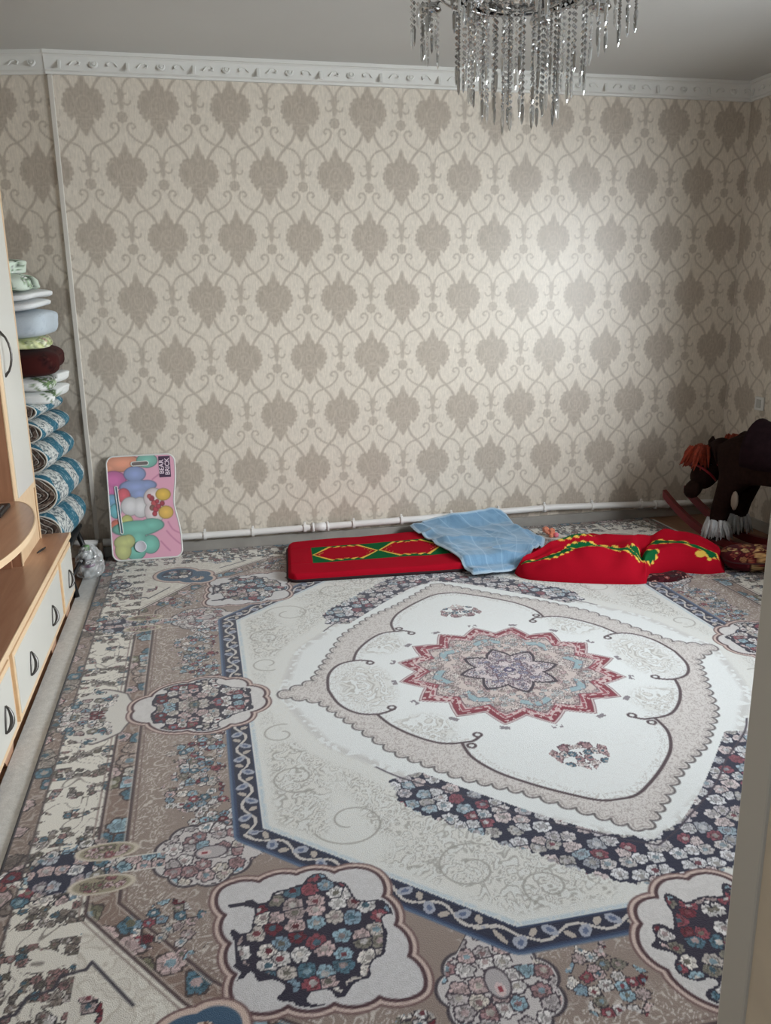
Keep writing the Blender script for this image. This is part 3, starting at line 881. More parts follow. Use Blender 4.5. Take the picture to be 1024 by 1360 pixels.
def drawer(y0, y1, hs):
    d = part('drawer', B(BX1-0.002, BX1+0.012, y0, y1, 0.062, 0.305, 0.002), M_BEIGEY, tv)
    p_ = obj('panel', B(BX1+0.006, BX1+0.0145, y0+0.018, y1-0.018, 0.082, 0.287, 0.002), M_FRONT, d)
    for hy in hs:
        bm = bmesh.new()
        n = 11; pts = []; pts2 = []
        for i in range(n):           # tilted leaf-shaped pull: bow over a straight bar
            t_ = i/(n-1)
            pts.append((BX1+0.017+0.016*math.sin(PI*t_)**0.7, hy-0.018+0.036*t_+0.010*math.sin(PI*t_), 0.135+0.075*t_-0.008*math.sin(PI*t_)))
            pts2.append((BX1+0.017, hy-0.018+0.036*t_-0.004*math.sin(PI*t_), 0.135+0.075*t_))
        tube(bm, pts, [0.003+0.0048*math.sin(PI*i/(n-1)) for i in range(n)], 8)
        tube(bm, pts2, 0.0028, 6)
        obj('handle', bm, M_STEEL, d, True)
    return d
drawer(3.70, 4.015, [3.855]); drawer(2.70, 3.655, [3.385, 2.915]); drawer(1.75, 2.655, [2.50, 2.0])
for fy in (3.86, 3.45, 2.57, 1.85):
    part('foot', prism(bmesh.new(), [(fy-0.07, 0.036), (fy-0.045, 0.0), (fy+0.045, 0.0), (fy+0.07, 0.036)], 'x', BX1-0.05, BX1-0.004), M_BROWN, tv)
    part('foot', prism(bmesh.new(), [(fy-0.05, 0.036), (fy-0.03, 0.0), (fy+0.03, 0.0), (fy+0.05, 0.036)], 'x', BX0+0.02, BX0+0.06), M_BROWN, tv)

# tall tower on it
tw = thing('tower_cabinet', 'tall narrow cabinet with pale grey door and beech edges', 'cabinet', (-0.95, 3.75, 0.345))
TX, Ty0, Ty1, TZ0, TZ1 = -0.765, 3.53, 3.972, 0.345, 2.15
part('side_panel', B(BX0, TX, Ty0, Ty0+0.018, TZ0, TZ1), M_BROWNZ, tw)
part('side_panel', B(BX0, TX, Ty1-0.018, Ty1, TZ0, TZ1), M_BROWNZ, tw)
for y_ in (Ty0, Ty1-0.018):
    part('edge_band', B(TX-0.001, TX+0.004, y_, y_+0.018, TZ0, TZ1), M_BEIGE, tw)
part('back_panel', B(BX0, BX0+0.008, Ty0+0.018, Ty1-0.018, TZ0, TZ1), M_BROWNZ, tw)
part('plinth', B(TX-0.03, TX-0.002, Ty0+0.018, Ty1-0.018, TZ0, 0.585), M_BEIGE, tw)
part('top', B(BX0, TX+0.004, Ty0, Ty1, TZ1, TZ1+0.02), M_BROWNZ, tw)
dr = part('door', B(TX-0.014, TX+0.004, Ty0+0.022, Ty1-0.022, 0.59, TZ1-0.004, 0.001), M_BEIGE, tw)
obj('panel', B(TX+0.002, TX+0.0085, Ty0+0.058, Ty1-0.050, 0.62, TZ1-0.04, 0.002), M_FRONT, dr)
bm = bmesh.new(); bow_handle(bm, TX+0.006, Ty0+0.085, 1.20, 0.175, True, 0.034, 0.0045)
obj('handle', bm, M_STEEL, dr, True)

# bow-fronted television shelf next to the tower
sh = thing('bow_fronted_shelf', 'bow-fronted brown shelf with beech edging beside the tall cabinet', 'shelf', (-0.90, 2.8, 0.345))
front = [(-0.765, 3.525)] + [(-0.765+0.150*math.sin(PI*t_)**0.55, 3.525-1.10*t_) for t_ in np.linspace(0.01, 0.99, 36)] + [(-0.765, 2.425)]
outl = [(BX0, 2.425), (BX0, 3.525)] + front
part('shelf_board', prism(bmesh.new(), outl, 'z', 0.60, 0.622), M_BROWN, sh, False)
bm = bmesh.new()
ins = front; outq = []
for i, (x_, y_) in enumerate(front):
    x0_, y0_ = front[max(i-1, 0)]; x1_, y1_ = front[min(i+1, len(front)-1)]
    dx, dy = x1_-x0_, y1_-y0_; l_ = math.hypot(dx, dy)
    outq.append((x_-dy/l_*0.004, y_+dx/l_*0.004))
prism(bm, ins + outq[::-1], 'z', 0.599, 0.623)
part('edging', bm, M_BEIGEY, sh)
part('support_panel', B(BX0, -0.80, 2.44, 2.458, 0.346, 0.60), M_BROWNZ, sh)
part('support_panel', B(BX0, -0.80, 3.505, 3.523, 0.346, 0.60), M_BROWNZ, sh)
part('back_panel', B(BX0, BX0+0.008, 2.46, 3.50, 0.346, 0.60), M_BROWNZ, sh)

# small dark things lying on the furniture
bm = B(-0.80, -0.755, 3.24, 3.42, 0.623, 0.641, 0.005)
rc = thing('remote_control', 'black remote control lying on the bow-fronted shelf', 'remote', (-0.78, 3.33, 0.623))
part('case', bm, M_BLACK, rc)
for k in range(5):
    for j in range(2):
        part('button', B(-0.790+j*0.014, -0.782+j*0.014, 3.27+k*0.022, 3.281+k*0.022, 0.640, 0.6435), mat('button_grey', S(120, 120, 120), 0.6), rc)
bm = bmesh.new(); tube(bm, [(-0.735, 3.70, 0.350), (-0.722, 3.74, 0.352), (-0.715, 3.78, 0.350)], [0.003, 0.005, 0.003], 8)
o = obj('hair_clip', bm, M_BLACK, None, True); tag(o, 'small black hair clip lying on the low cabinet top', 'hair clip')

# ------------------------------------------------------------------ bedding stack in the corner
st = thing('bench', 'low bench with black metal legs under the rolled mattresses', 'bench', (-0.86, 4.34, 0))
part('seat', B(-1.06, -0.675, 4.10, 4.62, 0.215, 0.238, 0.004), M_BLACK, st)
for (x_, y_, fx_, fy_) in [(-0.70, 4.13, -0.655, 4.085), (-0.70, 4.57, -0.640, 4.59), (-1.03, 4.13, -1.06, 4.09), (-1.03, 4.58, -1.06, 4.60)]:
    bm = bmesh.new(); tube(bm, [(x_, y_, 0.216), (fx_, fy_, 0.002)], 0.014, 10)
    part('leg', bm, M_BLACK, st, True)
bm = bmesh.new(); tube(bm, [(-0.672, 4.10, 0.10), (-0.655, 4.58, 0.10)], 0.009, 8)
part('stretcher', bm, M_BLACK, st, True)

M_CLOTH = mat_attr('printed_cloth', 0.95, 0.1, 0.03, 0.25, 260.0, 0.05)
M_PIPING = mat('cream_piping', S(206, 204, 196), 0.8)
TEALC = (52, 104, 124)
def roll(z, rz, rx, xc, y0, y1, dx, seed, label):
    t_ = thing('rolled_mattress', label, 'mattress', (xc, y0, z-rz), 0, 'teal mattresses rolled up in the corner')
    nu_, nv_ = 96, 90
    th = np.linspace(0, 2*PI, nu_, endpoint=False); yy = np.linspace(0, 1, nv_)
    T, Yy = np.meshgrid(th, yy)
    bul = 1-0.10*np.abs(2*Yy-1)**6 + 0.03*np.sin(Yy*7+seed)
    pin = 1-0.05*np.cos(2*T)*0
    X = xc + dx*Yy + rx*bul*np.cos(T); Z = z + rz*np.minimum(bul, 1.0)*np.sin(T); Y = y0+(y1-y0)*Yy
    s_ = (T*0.5*(rx+rz)).ravel(); w_ = Y.ravel()
    P = Paint(s_, w_-y0, TEALC)
    # cream damask bands across the roll
    bandm = (np.abs(((w_-y0-0.13) / 0.26) % 1.0-0.5) > 0.27)*1.0
    wv = 0.022*np.sin(s_*38)
    bandm = (np.abs((((w_-y0-0.10+wv) / 0.24) % 1.0)-0.5) > 0.24)*1.0
    P.fill(bandm, (204, 206, 202))
    filigree(P, bandm, 26, seed, (70, 84, 92), 0.22, 0.9)
    filigree(P, 1-bandm, 13, seed+4, (190, 200, 200), 0.10, 0.6*1)
    gpart('cover', X, Y, Z, P.c, M_CLOTH, t_, loop=True)
    # spiral end: recessed cap with the dark lining
    for (ye, nm) in ((y0, 'end_cap'), (y1, 'end_cap')):
        rr = np.linspace(0.02, 0.97, 110)
        Th, R = np.meshgrid(th, rr)
        xe = xc + (dx if ye == y1 else 0)
        fac = 0.90
        Xe = xe + rx*fac*R*np.cos(Th); Ze = z + rz*fac*R*np.sin(Th)
        tf = R.ravel()*3.4 - Th.ravel()/(2*PI) + 0.16*np.sin(3*Th.ravel()+seed) + 0.10*np.sin(5*Th.ravel()+2*seed)
        fr = tf % 1.0
        Ye = np.full(Xe.shape, ye) + (0.012 if ye == y0 else -0.012)*np.clip(1-R, 0, 1) + (0.035 if ye == y0 else -0.035)*(fr.reshape(R.shape) < 0.16)
        Pc = Paint(Xe.ravel(), Ze.ravel(), (108, 94, 86))
        filigree(Pc, np.ones(Xe.size), 22, seed+2, (158, 146, 136), 0.2, 0.7, (64, 52, 48), 0.6)
        Pc.fill((fr > 0.90)*1.0, (214, 210, 202))
        gpart(nm, Xe, Ye, Ze, Pc.c, M_CLOTH, t_, loop=True)
    bm = bmesh.new()
    tube(bm, [(xc+rx*0.90*math.cos(q), y0+0.002, z+rz*0.90*math.sin(q)) for q in th[::3]], 0.0045, 6, closed=True)
    part('piping', bm, M_PIPING, t_, True)
    return t_
zz_ = 0.239
for k, (rz, rx, xc, y0, y1, dx) in enumerate([(0.094, 0.118, -0.800, 4.09, 4.60, 0.055), (0.095, 0.122, -0.800, 4.06, 4.62, 0.055), (0.070, 0.108, -0.815, 4.07, 4.60, 0.050), (0.054, 0.105, -0.825, 4.08, 4.60, 0.050), (0.042, 0.100, -0.835, 4.09, 4.58, 0.045)]):
    lab = ['teal rolled mattress at the bottom of the roll pile, on the bench', 'thick teal rolled mattress second from the bench', 'teal rolled mattress in the middle of the roll pile', 'thin teal rolled mattress second from the top of the rolls', 'thinnest teal rolled mattress directly under the white folded quilt'][k]
    roll(zz_+rz, rz, rx, xc, y0, y1, dx, 11+7*k, lab)
    zz_ += 2*rz+0.0005

def quilt(z0, h, x0, x1, y0, y1, base, painter, label, seed, tilt=0.0, folds=2):
    """folded quilt: rounded slab with fold grooves along its right-hand side"""
    t_ = thing('folded_quilt', label, 'quilt', ((x0+x1)/2, (y0+y1)/2, z0), 0, 'folded quilts piled on the rolls')
    nl = folds
    for L_ in range(nl):
        nu_, nv_ = 72, 40
        ph = np.linspace(0, 2*PI, nu_, endpoint=False); th = np.linspace(-PI/2, PI/2, nv_)
        A, T = np.meshgrid(ph, th)
        e1, e2 = 0.35, 0.42
        sg = lambda v, e: np.sign(v)*np.abs(v)**e
        hx, hy, hz = (x1-x0)/2, (y1-y0)/2, h/nl/2
        X = (x0+x1)/2 + hx*sg(np.cos(T), e2)*sg(np.cos(A), e1)
        Y = (y0+y1)/2 + hy*sg(np.cos(T), e2)*sg(np.sin(A), e1)
        nz_ = vnoise(X.ravel()*9+L_*3, Y.ravel()*9, seed).reshape(X.shape)
        side = np.clip((X-x0)/(x1-x0), 0, 1)
        X = X + (0.045*(nz_-0.5) + 0.010*np.sin(3*T+seed))*side
        Z = z0 + h/nl*(L_+0.5) + hz*1.05*sg(np.sin(T), 0.55)*(0.90+0.16*nz_) - 0.018*np.clip((4.32-Y)/0.2, 0, 1) + 0.012*(vnoise(X.ravel()*6, Y.ravel()*6, seed+40).reshape(X.shape)-0.5)
        P = Paint((X+Z*0.7).ravel(), (Y+Z*0.5).ravel(), base)
        if painter: painter(P, seed)
        gpart('fold', X, Y, Z, P.c, M_CLOTH, t_, loop=True)
    return t_
def p_floral(cols, bgline):
    def f(P, seed):
        n = vnoise(P.x*11, P.y*11, seed)
        bouquet_mask = (n > 0.52)*1.0
        flowers(P, bouquet_mask, 0.045, seed, cols, None, bgline, 0.8)
    return f
def p_lines(color):
    def f(P, seed): filigree(P, np.ones(P.x.size), 7, seed, color, 0.05, 0.5)
    return f
zq = zz_
def add_q(h, x1, y0, base, painter, label, seed, folds=2, x0=-1.10, y1=4.60):
    global zq
    quilt(zq, h, x0, x1, y0, y1, base, painter, label, seed, 0, folds); zq += h
add_q(0.120, -0.655, 4.11, (226, 228, 226), p_floral([(120, 150, 96), (150, 170, 130), (226, 228, 224)], (90, 110, 84)), 'white folded quilt with a few green leaves resting on the teal rolls', 301)
add_q(0.125, -0.660, 4.12, (62, 26, 24), p_floral([(74, 34, 30), (56, 22, 22)], (50, 20, 20)), 'dark brown folded velvet quilt in the bedding pile', 303, 1)
add_q(0.050, -0.690, 4.12, (214, 218, 170), p_floral([(220, 224, 186), (196, 206, 150), (214, 170, 150)], (170, 180, 120)), 'pale yellow-green thin quilt above the dark brown one', 305, 1)
add_q(0.125, -0.672, 4.12, (186, 196, 204), p_lines((160, 172, 184)), 'plain blue-grey folded quilt in the bedding pile', 307, 1)
add_q(0.085, -0.705, 4.13, (222, 224, 224), p_lines((200, 204, 206)), 'plain white thin quilt above the blue-grey one', 309, 2)
add_q(0.075, -0.735, 4.14, (206, 218, 204), p_floral([(150, 176, 140), (222, 226, 218), (96, 112, 96)], (110, 130, 108)), 'pale green flowered quilt with dark sprigs, under the topmost one', 311, 1)
add_q(0.065, -0.785, 4.16, (208, 220, 206), p_floral([(160, 184, 150), (224, 228, 220), (84, 96, 84)], (120, 140, 116)), 'topmost pale green flowered quilt of the bedding pile', 313, 1)

# ------------------------------------------------------------------ plastic bag with a bottle
bag = thing('plastic_bag', 'crumpled clear plastic bag with a bottle in it beside the cabinet', 'bag', (-0.625, 4.40, 0.005))
nu_, nv_ = 48, 36
th = np.linspace(0, 2*PI, nu_, endpoint=False); hh = np.linspace(0, 1, nv_)
T, Hh = np.meshgrid(th, hh)
rad = 0.078*np.where(Hh < 0.12, 0.55+0.45*np.sqrt(np.clip(Hh/0.12, 0, 1)), np.where(Hh < 0.55, 1.0, 1.0-0.72*((Hh-0.55)/0.45)**1.2))
crk = 0.018*(np.abs(np.sin(3*T+5*Hh))+np.abs(np.sin(5*T-9*Hh))*0.7-0.9)*(0.4+Hh)
Xb = -0.625+(rad+crk)*np.cos(T)*0.85; Yb = 4.40+(rad+crk)*np.sin(T)*1.1; Zb = 0.006+0.165*Hh
o = gpart('film', Xb, Yb, Zb, np.full((Xb.size, 3), 235.0), mat_clear('plastic_film', (0.93, 0.94, 0.95), 0.62, 0.18, 0.22), bag, loop=True, smooth=False)
bt = thing('bottle', 'small green-capped bottle with dark label inside the plastic bag', 'bottle', (-0.632, 4.395, 0.012))
bm = bmesh.new(); lathe(bm, [(0, 0.012), (0.030, 0.012), (0.033, 0.02), (0.033, 0.115), (0.026, 0.135), (0.013, 0.145), (0.013, 0.155), (0, 0.155)], 20, (-0.632, 4.395, 0))
part('body', bm, mat('bottle_pale', S(196, 200, 200), 0.3), bt, True)
bm = bmesh.new(); lathe(bm, [(0.0335, 0.062), (0.0345, 0.064), (0.0345, 0.108), (0.0335, 0.110)], 20, (-0.632, 4.395, 0))
lb = part('label_band', bm, mat('label_dark', S(44, 36, 52), 0.4), bt, True)
bm = bmesh.new(); lathe(bm, [(0.0346, 0.064), (0.0352, 0.066), (0.0352, 0.076), (0.0346, 0.078)], 20, (-0.632, 4.395, 0))
part('label_stripe', bm, mat('label_purple', S(120, 60, 110), 0.4), bt, True)
bm = bmesh.new(); lathe(bm, [(0.015, 0.150), (0.015, 0.172), (0.012, 0.175), (0, 0.175)], 16, (-0.632, 4.395, 0))
part('cap', bm, mat('cap_green', S(120, 160, 110), 0.4), bt, True)

def text_mesh(name, body, size, material, parent, loc, rot, depth=0.0006, bold=0.0):
    cu = bpy.data.curves.new(name, 'FONT'); cu.body = body; cu.size = size; cu.align_x = 'CENTER'; cu.align_y = 'CENTER'; cu.extrude = depth; cu.offset = bold
    tmp = bpy.data.objects.new(name+'_tmp', cu); COL.objects.link(tmp)
    dg = bpy.context.evaluated_depsgraph_get()
    me = bpy.data.meshes.new_from_object(tmp.evaluated_get(dg))
    bpy.data.objects.remove(tmp, do_unlink=True)
    me.materials.clear(); me.materials.append(material)
    o = bpy.data.objects.new(name, me); link(o, parent); o.location = loc; o.rotation_euler = rot
    return o
ang = math.radians(-55)
text_mesh('lettering', 'OCIB', 0.024, mat('print_white', S(232, 232, 232), 0.5), bt, (0.0358*math.cos(ang), 0.0358*math.sin(ang), 0.080), (PI/2, 0, ang+PI/2))

# ------------------------------------------------------------------ folding lap board leaning on the wall
BW, BH, BT = 0.372, 0.572, 0.012
lb_root = thing('lap_board', 'pastel cartoon-print lap board leaning against the wallpaper', 'lap board', (-0.53, 4.597, 0.0165))
lb_root.rotation_euler = (math.radians(-12.5), 0, 0)
NR = 200; NCc = 140
tr_ = (1-np.cos(np.linspace(0, PI, NR)))/2
hz = tr_*BH
def inset(z_, r): 
    dt = np.minimum(z_, BH-z_)
    return np.where(dt < r, r-np.sqrt(np.clip(r*r-(r-dt)**2, 0, None)), 0)
lo = inset(hz, 0.042)
waist = 0.026*np.exp(-((hz-0.30)/0.11)**2) + 0.010*np.clip((hz-0.25)/0.3, 0, 1)
hi = BW - inset(hz, 0.042) - waist
F_, _ = np.meshgrid(np.linspace(0, 1, NCc), hz)
Hz = np.repeat(hz[:, None], NCc, 1)
Xg = lo[:, None] + (hi-lo)[:, None]*F_
# printed puffy shapes, laid out in a 0..640 x 0..930 layout
px_ = (Xg/BW*650+185).ravel(); py_ = (1040-Hz/BH*930).ravel()
P = Paint(px_, py_, (228, 160, 186))
def puff(parts_, color):
    d_ = np.full(px_.shape, 9e9)
    for (cx, cy, rx, ry) in parts_:
        d_ = np.minimum(d_, (np.hypot((px_-cx)/rx, (py_-cy)/ry)-1)*min(rx, ry))
    P.fill(np.clip(0.5-(d_-6)/6, 0, 1), tuple(c*0.62 for c in color))
    P.fill(np.clip(0.5-d_/8, 0, 1), tuple(c*0.90 for c in color))
    P.fill(np.clip(-d_/60-0.1, 0, 0.8), tuple(min(255, c*1.10) for c in color))
puff([(330, 175, 170, 70), (220, 210, 60, 45)], (232, 150, 120))
puff([(560, 160, 90, 60)], (120, 188, 172))
puff([(240, 320, 112, 78), (205, 410, 60, 70)], (206, 104, 164))
puff([(440, 275, 95, 65), (440, 390, 140, 62), (540, 380, 85, 42), (470, 450, 80, 60)], (140, 158, 208))
puff([(325, 460, 55, 60)], (226, 96, 110))
puff([(215, 500, 52, 52)], (120, 170, 206)); puff([(240, 595, 48, 60)], (110, 192, 204))
puff([(380, 560, 84, 80), (470, 575, 76, 88)], (222, 220, 222))
puff([(600, 500, 90, 90), (600, 620, 90, 100)], (226, 212, 214))
puff([(690, 470, 64, 50)], (236, 190, 74)); puff([(705, 632, 64, 54)], (238, 188, 84))
for (cx, cy, rr) in [(580, 500, 20), (600, 545, 22), (580, 585, 20), (612, 600, 22), (600, 640, 18), (640, 575, 18), (675, 550, 18), (630, 530, 14), (560, 480, 16)]:
    puff([(cx, cy, rr, rr)], random.choice([(196, 62, 76), (206, 80, 84), (170, 54, 70), (140, 90, 80)]))
puff([(235, 720, 42, 42)], (226, 116, 96)); puff([(340, 690, 50, 50)], (206, 208, 120))
puff([(420, 760, 210, 66), (560, 740, 110, 56), (430, 850, 70, 90), (540, 910, 80, 80), (400, 960, 90, 80)], (112, 190, 172))
puff([(300, 880, 88, 60), (285, 950, 70, 80), (340, 870, 55, 55)], (198, 204, 130))
for (q) in ([(700, 800), (740, 850), (790, 900), (830, 930)], [(640, 890), (690, 950), (720, 980)], [(600, 330), (660, 290), (690, 270)], [(720, 720), (760, 790), (830, 830)]):
    P.line(sd_path(px_, py_, smooth_pts(q, 5)), 5, (190, 110, 146), w=6)
def on_board(o):      # children live in the board's own tilted frame
    return o
P.c = P.c*0.84+np.array((236, 232, 234.0))*0.16
grid_mesh('printed_top', Xg, np.full(Xg.shape, -0.0008), Hz, P.c, mat_attr('board_print', 0.35, 0.5, 0, 0, 100, 0.0), lb_root, smooth=False)
outline = [(lo[i], hz[i]) for i in range(0, NR, 4)] + [(hi[i], hz[i]) for i in range(NR-1, -1, -4)]
obj('panel', prism(bmesh.new(), outline, 'y', 0, BT), M_WHITE, lb_root)
bm = bmesh.new(); tube(bm, [(x_, 0.002, z_) for x_, z_ in outline], 0.0052, 6, closed=True)
obj('edge_trim', bm, M_WHITE, lb_root, True)
def b2(x_, y_): return ((x_-185)/650*BW, (1040-y_)/930*BH)
def slot(name, x_a, y_a, x_b, y_b, r, inner):
    A_, B_ = b2(x_a, y_a), b2(x_b, y_b)
    bm = bmesh.new()
    d_ = Vector((B_[0]-A_[0], 0, B_[1]-A_[1])).normalized(); nrm = Vector((-d_.z, 0, d_.x))
    pts = []
    for i in range(9):
        q = -PI/2+PI*i/8; pts.append(Vector((B_[0], -0.003, B_[1]))+d_*math.cos(q)*r+nrm*math.sin(q)*r)
    for i in range(9):
        q = PI/2+PI*i/8; pts.append(Vector((A_[0], -0.003, A_[1]))+d_*math.cos(q)*r+nrm*math.sin(q)*r)
    tube(bm, pts, 0.0030, 6, closed=True)
    rim = obj(name, bm, M_WHITE, lb_root, True)
    bm = bmesh.new(); vsl = [bm.verts.new((p_.x, -0.0018, p_.z)) for p_ in pts]; bm.faces.new(vsl)
    obj('recess', bm, inner, rim)
M_SLOT = mat('slot_inner', S(120, 112, 110), 0.6)
slot('handle_slot', 432, 185, 552, 182, 0.0115, M_SLOT)
slot('tablet_slot', 258, 385, 284, 790, 0.0065, mat('slot_grey', S(110, 130, 150), 0.5))
cxx, czz = b2(447, 925)
bm = bmesh.new(); lathe(bm, [(0.0, 0.004), (0.026, 0.004), (0.028, 0.0055), (0.031, 0.0055), (0.032, 0.0)], 28)
cp = obj('cup_holder', bm, mat('cup_silver', S(214, 212, 222), 0.3), lb_root, True)
cp.location = (cxx, -0.001, czz); cp.rotation_euler = (PI/2, 0, 0)
tx, tz = b2(722, 222)
bm = B(tx-0.031, tx+0.031, -0.0022, -0.0004, tz-0.058, tz+0.058, 0.0005)
plate = obj('name_patch', bm, mat('patch_purple', S(74, 52, 78), 0.5), lb_root)
M_PRINTP = mat('print_pink', S(232, 214, 226), 0.5)
text_mesh('lettering', 'BEAR', 0.034, M_PRINTP, plate, (tx-0.016, -0.0026, tz), (PI/2, -PI/2, 0), 0.0003, 0.0006)
text_mesh('lettering', 'BRICK', 0.034, M_PRINTP, plate, (tx+0.015, -0.0026, tz), (PI/2, -PI/2, 0), 0.0003, 0.0006)

# ------------------------------------------------------------------ heating pipe along the back wall
hp = thing('heating_pipe', 'white enamelled heating pipe running low along the back wall', 'pipe', (1.1, 4.70, 0.0))
zp = lambda x_: float(np.interp(x_, [-0.75, 0.3, 1.2, 2.1, 2.5, 2.85, 3.2], [0.100, 0.098, 0.108, 0.122, 0.108, 0.092, 0.085]))
PYY = 4.702
bm = bmesh.new(); xs_ = np.linspace(-0.585, 3.20, 60); tube(bm, [(x_, PYY, zp(x_)) for x_ in xs_], 0.0195, 14)
part('pipe', bm, M_PIPE, hp, True)
bm = bmesh.new(); tube(bm, [(-0.605, PYY, 0.10), (-0.605, PYY-0.001, 0.06), (-0.605, PYY-0.002, 0.001)], 0.0190, 12)
part('drop_pipe', bm, mat('pipe_rusty', S(150, 132, 118), 0.6, var=0.15, scale=30), hp, True)
bm = bmesh.new(); tube(bm, [(-0.61, PYY, 0.10), (-0.78, PYY+0.022, 0.10)], 0.018, 12)
part('branch_pipe', bm, M_PIPE, hp, True)
for x_ in (0.63, 2.83):
    bm = bmesh.new(); tube(bm, [(x_-0.042, PYY, zp(x_-0.042)), (x_+0.042, PYY, zp(x_+0.042))], 0.0255, 16)
    tube(bm, [(x_-0.05, PYY, zp(x_)), (x_-0.036, PYY, zp(x_))], 0.0285, 16); tube(bm, [(x_+0.036, PYY, zp(x_)), (x_+0.05, PYY, zp(x_))], 0.0285, 16)
    part('coupling', bm, M_PIPE, hp, True)
for x_ in (-0.03, 0.24, 0.54, 0.83, 1.12, 1.43, 1.73, 2.03, 2.35, 2.69):
    bm = bmesh.new()
    tube(bm, [(x_-0.008, PYY, zp(x_)), (x_+0.008, PYY, zp(x_))], 0.0262, 16)
    box(bm, x_-0.007, x_+0.007, PYY+0.01, YB-0.002, zp(x_)-0.010, zp(x_)+0.010)
    box(bm, x_-0.006, x_+0.006, PYY-0.004, PYY+0.012, zp(x_)+0.022, zp(x_)+0.036, 0.002)
    part('bracket', bm, M_PIPE, hp)

# ------------------------------------------------------------------ red mattress on the floor
RED = (164, 16, 36); GREEN = (22, 92, 52); YEL = (226, 186, 84)
M_RED = mat_attr('red_plush', 0.95, 0.05, 0.0, 0.15, 200.0, 0.06)
def teeth(P, d, s_, amp=0.018, per=0.05):
    """yellow flame teeth along a boundary given by signed distance d and running length s_"""
    t_ = (s_/per) % 1.0
    P.fill(((d > -0.004) & (d < amp*(1-t_)) & (t_ < 0.75))*1.0, YEL)
def flat_mat_paint(sx, sy, W_):
    P = Paint(sx, sy, RED)
    g = (sx > 0.135) & (np.abs(sy-W_*0.52) < 0.150)
    P.fill(g*1.0, GREEN)
    for k in range(4):
        cx = 0.135+0.185+k*0.37
        ddx = np.abs(sx-cx); ddy = np.abs(sy-W_*0.52)
        d_ = np.maximum(ddx*0.80+ddy*0.62-0.135, ddy-0.120)
        P.fill((d_ < 0)*1.0, RED)
        ss = ddx*1.2+ddy
        t_ = (ss/0.060) % 1.0
        P.fill(((np.abs(d_) < 0.018*t_) & (t_ > 0.48) & g)*1.0, YEL)
    return P.c
def slab_profile(e, T, r): return T*np.sqrt(np.clip(1-(1-np.clip(e/r, 0, 1))**2, 0, 1))
mt1 = thing('floor_mattress', 'red mattress with green diamond band lying flat under the blue cover', 'mattress', (1.1, 4.3, 0.013))
ns, ntt = 330, 170
s1 = (1-np.cos(np.linspace(0, PI, ns)))/2*0.35+np.linspace(0, 1, ns)*0.65; t1 = (1-np.cos(np.linspace(0, PI, ntt)))/2*0.35+np.linspace(0, 1, ntt)*0.65
Ss, Tt = np.meshgrid(s1, t1)
Lm, Wm = 1.40, 0.66
def ins2(t_, R, W): 
    dt = np.minimum(t_*W, W-t_*W); return np.where(dt < R, R-np.sqrt(np.clip(R*R-(R-dt)**2, 0, None)), 0)/Lm
i_ = ins2(Tt, 0.06, Wm)
Sr = i_+(1-2*i_)*Ss
def quad(s_, t_, FL, FR, BR, BL):
    f = lambda k: (1-t_)*((1-s_)*FL[k]+s_*FR[k]) + t_*((1-s_)*BL[k]+s_*BR[k])
    return f(0), f(1)
Xm, Ym = quad(Sr, Tt, (0.365, 4.00), (1.76, 3.93), (1.80, 4.67), (0.425, 4.60))
e_ = np.minimum.reduce([Ss*Lm, (1-Ss)*Lm, Tt*Wm, (1-Tt)*Wm])
Zm = 0.0135 + slab_profile(e_, 0.042, 0.020)*(0.93+0.12*vnoise(Xm.ravel()*7, Ym.ravel()*7, 5).reshape(Xm.shape)) - 0.0025*np.exp(-((np.abs(Tt-0.52)*Wm-0.15)/0.01)**2)
gpart('cover', Xm, Ym, Zm, flat_mat_paint((Sr*Lm).ravel(), (Tt*Wm).ravel(), Wm), M_RED, mt1)
bm = bmesh.new()
per = [(Xm[0, k], Ym[0, k]) for k in range(0, ns, 6)] + [(Xm[k, -1], Ym[k, -1]) for k in range(0, ntt, 4)] + [(Xm[-1, k], Ym[-1, k]) for k in range(ns-1, -1, -6)] + [(Xm[k, 0], Ym[k, 0]) for k in range(ntt-1, -1, -4)]
tube(bm, [(x_, y_, 0.0215) for x_, y_ in per], 0.0075, 6, closed=True)
part('dark_border', bm, mat('border_dark', S(40, 14, 22), 0.9), mt1, True)

# ------------------------------------------------------------------ blue crumpled cover
left_e = smooth_pts([(1.285, 3.835), (1.255, 4.08), (1.215, 4.36), (1.165, 4.655)], 20)
right_e = smooth_pts([(1.60, 3.925), (1.77, 4.14), (1.885, 4.36), (1.84, 4.56), (1.735, 4.665)], 15)
def resample(Q, n):
    d_ = np.concatenate([[0], np.cumsum(np.hypot(*np.diff(Q, axis=0).T))]); u_ = np.linspace(0, d_[-1], n)
    return np.stack([np.interp(u_, d_, Q[:, 0]), np.interp(u_, d_, Q[:, 1])], 1)
NB = 110
Le, Re = resample(left_e, NB), resample(right_e, NB)
ss = np.linspace(0, 1, NB)
Xk = Le[:, None, 0]*(1-ss)+Re[:, None, 0]*ss; Yk = Le[:, None, 1]*(1-ss)+Re[:, None, 1]*ss
Yk += (-0.05*np.sin(PI*ss)[None, :]*np.linspace(1, 0, NB)[:, None]) + 0.02*np.sin(ss*9)[None, :]*np.linspace(0, 1, NB)[:, None]
tk = np.repeat(np.linspace(0, 1, NB)[:, None], NB, 1); sk = np.repeat(ss[None, :], NB, 0)
frontline = 3.93+(1.76-Xk)*0.05
over = np.clip((Yk-frontline+0.02)/0.06, 0, 1)*np.clip((1.80-Xk)/0.07+0.3, 0, 1)
over = over*over*(3-2*over)
